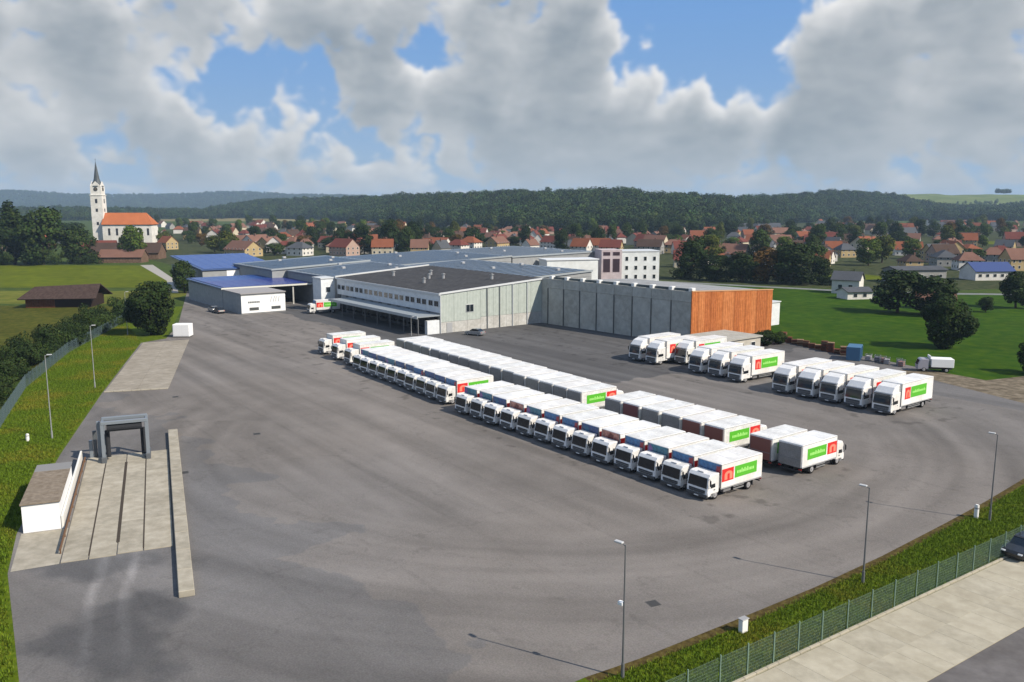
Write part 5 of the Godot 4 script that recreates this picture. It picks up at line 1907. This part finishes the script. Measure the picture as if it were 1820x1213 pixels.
	for i in 8:
		for k in 2:
			var f := func(s: float, t: float) -> Vector2: return quad[0].lerp(quad[1], s).lerp(quad[3].lerp(quad[2], s), t)
			var q: Array = [f.call(k * 0.5 + 0.002, i / 8.0 + 0.0006), f.call(k * 0.5 + 0.498, i / 8.0 + 0.0006), f.call(k * 0.5 + 0.498, (i + 1) / 8.0 - 0.0006), f.call(k * 0.5 + 0.002, (i + 1) / 8.0 - 0.0006)]
			b = MB.new()
			b.sheet(q, 0.055, 0.1)
			obj("concrete_slab", b, c3, pad)
	var kerb := thing("kerb", "pale worn kerb stones at the end of the parking pad", "kerb", Vector3.ZERO)
	for k in 7:
		var p0: Vector2 = quad[0].lerp(quad[1], k / 7.0 + 0.004) + Vector2(0.1, 0.45)
		var p1: Vector2 = quad[0].lerp(quad[1], (k + 1) / 7.0 - 0.004) + Vector2(0.1, 0.45)
		b = MB.new()
		var mid := (p0 + p1) * 0.5
		b.cbox(Vector3(mid.x, 0.09, mid.y), Vector3(p0.distance_to(p1), 0.18, 0.34), 0.03, Basis(Vector3.UP, atan2(-(p1.y - p0.y), p1.x - p0.x)))
		obj("kerb_stone", b, grain("wash_concrete"), kerb)


func fence(pts: Array, label: String, high: float, m: Material) -> void:
	var o := thing("mesh_fence", label, "fence", Vector3(pts[0].x, 0, pts[0].y))
	var b := MB.new()
	for k in 51:
		b.box(Vector3(k * 0.05, high * 0.5, 0), Vector3(0.005, high, 0.005))
	for k in 10:
		b.box(Vector3(1.25, 0.05 + k * (high - 0.1) / 9.0, 0.006), Vector3(2.5, 0.006, 0.006))
	var pm := b.mesh()
	b = MB.new()
	b.box(Vector3(0, (high + 0.1) * 0.5 - 0.1, 0.05), Vector3(0.06, high + 0.3, 0.06))
	b.box(Vector3(0, high + 0.12, 0.05), Vector3(0.07, 0.03, 0.07))
	var post := b.mesh()
	for i in pts.size() - 1:
		var a: Vector2 = pts[i]
		var c: Vector2 = pts[i + 1]
		var n := int(round(a.distance_to(c) / 2.5))
		for k in n:
			var p: Vector2 = a.lerp(c, float(k) / n) - pts[0]
			for q in [["mesh_panel", pm], ["post", post]]:
				var x := obj(q[0], q[1], m, o)
				x.position = Vector3(p.x, 0.03, p.y)
				x.rotation.y = atan2(-(c.y - a.y), c.x - a.x)


func lamp(at: Vector3, high: float, label: String, m: Material, turn: float, flood := false) -> void:
	var o := thing("lamp_post", label, "lamp post", at, turn, "yard lamp posts")
	var b := MB.new()
	b.tube(Vector3(0, -0.1, 0), Vector3(0, 0.9, 0), 0.11, 0.10, 10)
	b.tube(Vector3(0, 0.9, 0), Vector3(0, high, 0), 0.07, 0.04, 10)
	obj("pole", b, m, o)
	b = MB.new()
	b.tube(Vector3(0, high - 0.06, 0), Vector3(0.3, high + 0.06, 0), 0.035, 0.03, 8)
	var arm := obj("arm", b, m, o)
	b = MB.new()
	b.cbox(Vector3(0.45, high + 0.06, 0), Vector3(0.55, 0.11, 0.26), 0.03)
	obj("lamp_head", b, mt("lamp_head", 0.42, 0.43, 0.44, 0.5), arm)
	if flood:
		b = MB.new()
		b.cbox(Vector3(0.22, high * 0.56, 0), Vector3(0.34, 0.22, 0.26), 0.03)
		obj("camera_box", b, mt("annex_white"), o)


func street_things() -> void:
	var fence_green := mt("fence_green", 0.15, 0.225, 0.17, 0.6)
	var fence_blue := mt("fence_blue", 0.075, 0.115, 0.125, 0.6)
	fence([Vector2(-1.2, -35.0), Vector2(11.7, -44.0), Vector2(19.35, -49.2), Vector2(32.4, -58.1), Vector2(42.1, -64.8), Vector2(62.3, -78.6)], "green wire mesh fence between the verge and the concrete strip", 1.9, fence_green)
	fence([Vector2(-57, -86.5), Vector2(-63.0, -100.8), Vector2(-72.8, -123.5), Vector2(-82.1, -153.6), Vector2(-90.9, -196.4)], "grey-blue wire mesh fence in front of the hedge", 1.9, fence_blue)
	var galv := mt("galvanised", 0.30, 0.31, 0.31, 0.5, 0.3)
	var dim := mt("galvanised_dark", 0.14, 0.145, 0.15, 0.5, 0.2)
	lamp(Vector3(-53.9, 0, -95.8), 9.9, "tall lamp post on the verge beside the wash bay", galv, 0.3)
	lamp(Vector3(-62.4, 0, -123.5), 9.4, "lamp post on the verge by the parking pad", galv, 0.3)
	lamp(Vector3(-80.9, 0, -175.5), 9.1, "lamp post on the verge by the big round tree", galv, 0.3)
	lamp(Vector3(6.4, 0, -45.1), 8.1, "lamp post with a small white camera box halfway up", dim, 2.4, true)
	lamp(Vector3(25.4, 0, -57.5), 7.2, "plain thin lamp post on the verge inside the green fence", dim, 2.4)
	lamp(Vector3(41.4, 0, -69.7), 7.7, "lamp post on the verge beside the white bollard", dim, 2.4)
	lamp(yard(152.5, 88.0), 3.9, "short lamp post at the corner of the loading dock", galv, 0.5)
	for q in [[Vector3(40.6, 0, -70.4), 1.15, "white bollard beside the lamp post at the fence"], [Vector3(-56.2, 0, -94.8), 0.8, "white marker post on the verge opposite the wash bay"]]:
		var o := thing("bollard", q[2], "bollard", q[0])
		var b := MB.new()
		b.tube(Vector3(0, 0, 0), Vector3(0, q[1], 0), 0.19, 0.19, 14)
		b.tube(Vector3(0, q[1], 0), Vector3(0, q[1] + 0.06, 0), 0.19, 0.11, 14)
		obj("post", b, mt("bollard_white", 0.72, 0.72, 0.70, 0.5), o)
		b = MB.new()
		b.tube(Vector3(0, q[1] * 0.72, 0), Vector3(0, q[1] * 0.84, 0), 0.195, 0.195, 14)
		obj("band", b, mt("band_grey", 0.28, 0.28, 0.28, 0.5), o)
	var e := thing("utility_box", "small pale utility box on the verge by the fence", "utility box", Vector3(14.8, 0, -50.4), 0.6)
	var b2 := MB.new()
	b2.cbox(Vector3(0, 0.45, 0), Vector3(0.55, 0.9, 0.35), 0.03)
	obj("cabinet", b2, mt("bollard_white"), e)
	b2 = MB.new()
	b2.cbox(Vector3(0, 0.93, 0), Vector3(0.65, 0.06, 0.45), 0.02)
	obj("lid", b2, mt("band_grey"), e)
	# concrete strip beyond the fence, in panels
	var p0 := Vector2(6.6, -40.6)
	var along := Vector2(0.826, -0.563)
	var across := Vector2(0.563, 0.826)
	var strip := thing("concrete_strip", "pale concrete parking strip beyond the green fence", "pavement", Vector3.ZERO)
	strip.set_meta("kind", "structure")
	var ca := [grain("strip_a", Color(0.355, 0.325, 0.255), Color(0.415, 0.385, 0.305), 6.0, 0.85), grain("strip_b", Color(0.34, 0.315, 0.25), Color(0.405, 0.375, 0.30), 5.0, 0.85), grain("strip_c", Color(0.36, 0.33, 0.26), Color(0.42, 0.39, 0.31), 7.0, 0.85)]
	for i in 26:
		for k in 2:
			var o: Vector2 = p0 + along * (i * 1.5) + across * (0.45 + k * 2.95)
			var q := [o + along * 0.004, o + along * 1.496, o + along * 1.496 + across * 2.944, o + along * 0.004 + across * 2.944]
			b2 = MB.new()
			b2.sheet(q, 0.06 + 0.004 * ((i * 7 + k) % 3), 0.08)
			obj("concrete_panel", b2, ca[(i * 5 + k * 2 + i / 3) % 3], strip)
	b2 = MB.new()
	b2.sheet([p0 + across * 0.45, p0 + along * 39.0 + across * 0.45, p0 + along * 39.0 + across * 6.34, p0 + across * 6.34], 0.035)
	obj("bedding", b2, mt("bedding_grit", 0.20, 0.18, 0.14, 0.9), strip)
	var kerb := thing("edge_kerb", "yellowish kerb stones under the green fence", "kerb", Vector3.ZERO)
	for i in 39:
		var o: Vector2 = p0 + along * (i + 0.5) + across * 0.26
		b2 = MB.new()
		b2.cbox(Vector3(o.x, 0.06, o.y), Vector3(0.985, 0.16, 0.2), 0.02, Basis(Vector3.UP, atan2(0.563, 0.826)))
		obj("kerb_stone", b2, ca[i % 3], kerb)
	var far: Vector2 = p0 + across * 6.36
	flat("road", [far - along * 24, far + along * 70, far + along * 70 + across * 9, far - along * 24 + across * 9], 0.02, grain("road_asphalt", Color(0.115, 0.108, 0.108), Color(0.155, 0.147, 0.145), 7.0, 0.85))
	flat("road", [p0 + along * 39.4 + across * 0.5, p0 + along * 70 + across * 0.5, p0 + along * 70 + across * 6.3, p0 + along * 39.4 + across * 6.3], 0.024, grain("road_asphalt"))
	# gully covers
	for q in [Vector2(-33.5, -83.0), Vector2(-30.5, -97.8), Vector2(-48.0, -117.5), Vector2(9.7, -54.3), Vector2(12, -118)]:
		var g := thing("gully_cover", "small square iron gully cover set in the asphalt", "drain cover", Vector3(q.x, 0.012, q.y), 0.4, "gully covers in the yard")
		b2 = MB.new()
		b2.span(Vector3(-0.42, 0, -0.42), Vector3(0.42, 0.012, 0.42))
		obj("frame", b2, mt("iron", 0.06, 0.058, 0.055, 0.7), g)
		for k in 5:
			b2 = MB.new()
			b2.span(Vector3(-0.34, 0.01, -0.32 + k * 0.15), Vector3(0.34, 0.02, -0.24 + k * 0.15))
			obj("grate_bar", b2, mt("iron_dark", 0.025, 0.025, 0.025, 0.7), g)


func side_things() -> void:
	# white container near the round tree
	var o := thing("container", "small white container at the far end of the parking pad", "container", Vector3(-68.4, 0, -173.4), 0.05)
	var b := MB.new()
	b.cbox(Vector3(0, 1.45, 0), Vector3(3.4, 2.55, 2.4), 0.06)
	obj("body", b, mt("annex_white", 0.76, 0.77, 0.77, 0.5), o)
	b = MB.new()
	b.span(Vector3(-1.6, 0, -1.1), Vector3(1.6, 0.2, 1.1))
	obj("skid", b, mt("iron", 0.06, 0.058, 0.055, 0.7), o)
	for s in [-1.0, 1.0]:
		b = MB.new()
		b.span(Vector3(s * 0.04, 0.35, 1.19), Vector3(s * 1.55, 2.6, 1.24))
		obj("door", b, mt("container_door", 0.68, 0.69, 0.70, 0.5), o)
	# field barn
	var w := grain("barn_wood", Color(0.12, 0.045, 0.022), Color(0.20, 0.075, 0.036), 3.0)
	var barn := thing("field_barn", "dark wooden field barn with wide low roof", "barn", Vector3(-121, 0, -229), 0.12)
	b = MB.new()
	b.span(Vector3(-9, -0.1, -5), Vector3(7.5, 3.0, 5))
	obj("core", b, mt("barn_dark", 0.03, 0.02, 0.016, 0.9), barn)
	for i in 12:
		b = MB.new()
		b.span(Vector3(-9 + i * 0.62, 0.05, 5.0), Vector3(-9 + i * 0.62 + 0.57, 2.9, 5.08))
		obj("plank", b, w, barn)
	b = MB.new()
	for s in [-1.0, 1.0]:
		b.slab([Vector3(-10.4, 2.5, s * 6.6), Vector3(9.4, 2.5, s * 6.6), Vector3(8.6, 5.9, 0), Vector3(-8.4, 5.2, 0)], Vector3(0, 6.6, s * 3.4).normalized(), 0.25)
	obj("roof", b, grain("barn_roof", Color(0.045, 0.030, 0.026), Color(0.085, 0.060, 0.052), 5.0), barn)
	# beige cabin behind the lorries
	var cab := thing("site_cabin", "beige flat-roofed site cabin behind the lorries", "cabin", yard(97.0, 120.0), YARD_TURN)
	b = MB.new()
	b.span(Vector3(0, -0.05, -8.5), Vector3(11, 2.7, 0))
	obj("wall", b, grain("cabin_wall", Color(0.42, 0.40, 0.35), Color(0.52, 0.50, 0.45), 4.0), cab)
	b = MB.new()
	b.span(Vector3(-0.3, 2.7, -8.8), Vector3(11.3, 2.95, 0.3))
	obj("roof", b, grain("cabin_roof", Color(0.33, 0.32, 0.29), Color(0.43, 0.42, 0.38), 4.0), cab)
	for k in 3:
		window(cab, Vector3(2.0 + k * 3.4, 1.5, 0.0), 1.2, 1.0, Vector3.BACK, mt("window_frame", 0.7, 0.7, 0.68, 0.5), mt("hall_glass"))
	# stacks of red-brown pallets along the lawn edge
	var reds := [mt("pallet_red", 0.15, 0.055, 0.035, 0.85), mt("pallet_brown", 0.11, 0.055, 0.035, 0.85), mt("pallet_tan", 0.24, 0.16, 0.10, 0.85)]
	for i in 11:
		var p := Vector2(54.6, -167.5).lerp(Vector2(60.5, -151.5), i / 10.0)
		var st := thing("pallet_stack", "stack of red-brown pallets in the row along the lawn edge", "pallet stack", Vector3(p.x, 0, p.y), 1.22 + rng.randf_range(-0.1, 0.1), "pallet stacks along the lawn edge")
		var n := 4 + rng.randi() % 5
		for k in n:
			b = MB.new()
			for q in 5:
				b.box(Vector3(0, 0.14 + k * 0.24, -0.5 + q * 0.25), Vector3(1.3, 0.05, 0.2))
			for q in 3:
				b.box(Vector3(-0.55 + q * 0.55, 0.06 + k * 0.24, 0), Vector3(0.14, 0.11, 1.15))
			obj("pallet", b, reds[rng.randi() % 3], st)
	# blue container and odds and ends
	var bc := thing("skip_container", "blue steel container beside the pallet stacks", "container", Vector3(60.8, 0, -147.5), 1.1)
	b = MB.new()
	b.cbox(Vector3(0, 1.25, 0), Vector3(4.2, 2.4, 2.3), 0.05)
	for k in 8:
		for s in [-1.0, 1.0]:
			b.box(Vector3(-1.8 + k * 0.52, 1.25, s * 1.17), Vector3(0.2, 2.1, 0.08))
	obj("body", b, mt("blue_steel", 0.04, 0.12, 0.22, 0.5), bc)
	b = MB.new()
	b.span(Vector3(-2.0, 0, -1.0), Vector3(2.0, 0.1, 1.0))
	obj("skid", b, mt("iron"), bc)
	for i in 6:
		var p := Vector2(62.6, -146.0).lerp(Vector2(66.5, -140.5), i / 5.0)
		var cr := thing("mesh_crate", "grey mesh crate standing between blue container and white tipper", "crate", Vector3(p.x + rng.randf_range(-0.5, 0.5), 0, p.y), rng.randf_range(0.8, 1.4), "mesh crates beside the blue container")
		b = MB.new()
		for s in [-1.0, 1.0]:
			for t in [-1.0, 1.0]:
				b.box(Vector3(s * 0.55, 0.6, t * 0.45), Vector3(0.06, 1.2, 0.06))
			for k in 4:
				b.box(Vector3(0, 0.15 + k * 0.33, s * 0.45), Vector3(1.1, 0.05, 0.03))
				b.box(Vector3(s * 0.55, 0.15 + k * 0.33, 0), Vector3(0.03, 0.05, 0.9))
		obj("frame", b, mt("crate_grey", 0.26, 0.26, 0.28, 0.5, 0.3), cr)
		b = MB.new()
		b.cbox(Vector3(0, 0.5, 0), Vector3(1.0, 0.8, 0.8), 0.05)
		obj("load", b, [mt("load_a", 0.30, 0.29, 0.30), mt("load_b", 0.10, 0.10, 0.13), mt("load_c", 0.22, 0.12, 0.10)][i % 3], cr)
	# small flatbed with grey cab and white tipping body
	var t := thing("tipper_truck", "small grey truck with white tipping body by the dirt patch", "truck", Vector3(66.8, 0, -137.0), 1.33)
	b = MB.new()
	b.loft([Vector2(0.05, 0.4), Vector2(0.0, 1.1), Vector2(0.35, 2.0), Vector2(0.6, 2.15), Vector2(1.7, 2.15), Vector2(1.7, 0.5)], 0.98, 0.08)
	obj("cab", b, mt("tipper_grey", 0.30, 0.30, 0.34, 0.4), t)
	b = MB.new()
	b.slab([Vector3(-0.8, 1.15, 0.0), Vector3(0.8, 1.15, 0.0), Vector3(0.72, 1.92, 0.29), Vector3(-0.72, 1.92, 0.29)], Vector3(0, 0.36, -0.93).normalized(), 0.03)
	obj("windscreen", b, mt("truck_glass"), t)
	b = MB.new()
	b.span(Vector3(-0.4, 0.45, 0.5), Vector3(0.4, 0.8, 5.4))
	obj("chassis", b, mt("truck_black"), t)
	b = MB.new()
	b.cbox(Vector3(0, 1.55, 3.75), Vector3(2.2, 1.4, 3.4), 0.05)
	obj("body", b, mt("annex_white"), t)
	b = MB.new()
	b.span(Vector3(-1.0, 2.2, 1.85), Vector3(1.0, 2.65, 2.0))
	obj("headboard", b, mt("annex_white"), t)
	for s in [-1.0, 1.0]:
		wheel(t, s * 0.98, 0.4, 1.0, 0.4, 0.25)
		wheel(t, s * 1.0, 0.4, 4.4, 0.4, 0.45)
	# low buildings round the lawn
	var defs := [[144.0, -302.0, 9.0, 19.0, 4.6, 5.6, 3, 4, PI / 2 + 0.15, "long grey low-roofed house behind the lawn trees"], [175.0, -311.0, 9.5, 15.0, 3.6, 6.4, 0, 4, PI / 2 + 0.1, "house with blue panelled roof beyond the lawn"], [100.5, -246.5, 5.5, 8.0, 2.4, 3.4, 0, 4, PI / 2 + 0.2, "pale garage with dark low roof by the village street"], [112.0, -222.0, 5.0, 9.0, 2.8, 4.4, 4, 3, 1.2, "pinkish red-roofed shed beside the small round tree"], [104.5, -262.0, 7.0, 8.0, 4.6, 6.8, 0, 4, 1.0, "white gabled house end by the village street"]]
	for d in defs:
		var h := house_meshes(d[2], d[3], d[4], d[5], 0.0)
		var f := thing("house", d[9], "house", Vector3(d[0], 0, d[1]), d[8])
		obj("wall", h.wall, wall_material(d[6]), f)
		obj("roof", h.roof, mt("panel_blue", 0.035, 0.055, 0.16, 0.3) if "blue" in d[9] else roof_material(d[7]), f)
		for k in 5:
			for s in [-1.0, 1.0]:
				if d[3] > 9.5 or k in [1, 3]:
					window(f, Vector3(s * d[2] * 0.5, d[4] * 0.5, (k - 2) * d[3] * 0.19), 1.3, 1.2, Vector3(s, 0, 0), mt("window_frame"), mt("window_dark", 0.02, 0.025, 0.03, 0.08))


func _ready() -> void:
	rng.seed = 20
	view()
	ground()
	hills()
	tree_prototypes()
	main_hall()
	concrete_hall()
	rear_halls()
	office()
	wash_bay()
	church()
	village()
	explicit_trees()
	drop_prototypes()
	trucks()
	street_things()
	side_things()
	var blade := mt("grass_blade", 1, 1, 1, 0.8)
	blade.vertex_color_use_as_albedo = true
	scatter("verge_grass", "bright green grass on the verge inside the green fence", [Vector2(3.6, -43.9), Vector2(7.9, -46.5), Vector2(15.4, -51.5), Vector2(29.1, -61.6), Vector2(51.5, -80.2), Vector2(66, -92.5), Vector2(76, -88), Vector2(37.5, -61.5), Vector2(11.6, -43.9), Vector2(6, -40.2)], 24000, tuft_mesh(), blade, 91, 0.7, 1.3)
	scatter("verge_grass", "green grass on the broad verge between asphalt and hedge fence", [Vector2(-28.6, -44.7), Vector2(-37.7, -59.0), Vector2(-41.5, -66.9), Vector2(-46.5, -80.0), Vector2(-49.9, -89.5), Vector2(-59.9, -119.8), Vector2(-74.0, -165.4), Vector2(-90.5, -196), Vector2(-82, -153.6), Vector2(-72.6, -123.5), Vector2(-62.8, -101), Vector2(-50, -72), Vector2(-34, -44)], 26000, tuft_mesh(), blade, 92, 0.8, 1.6)
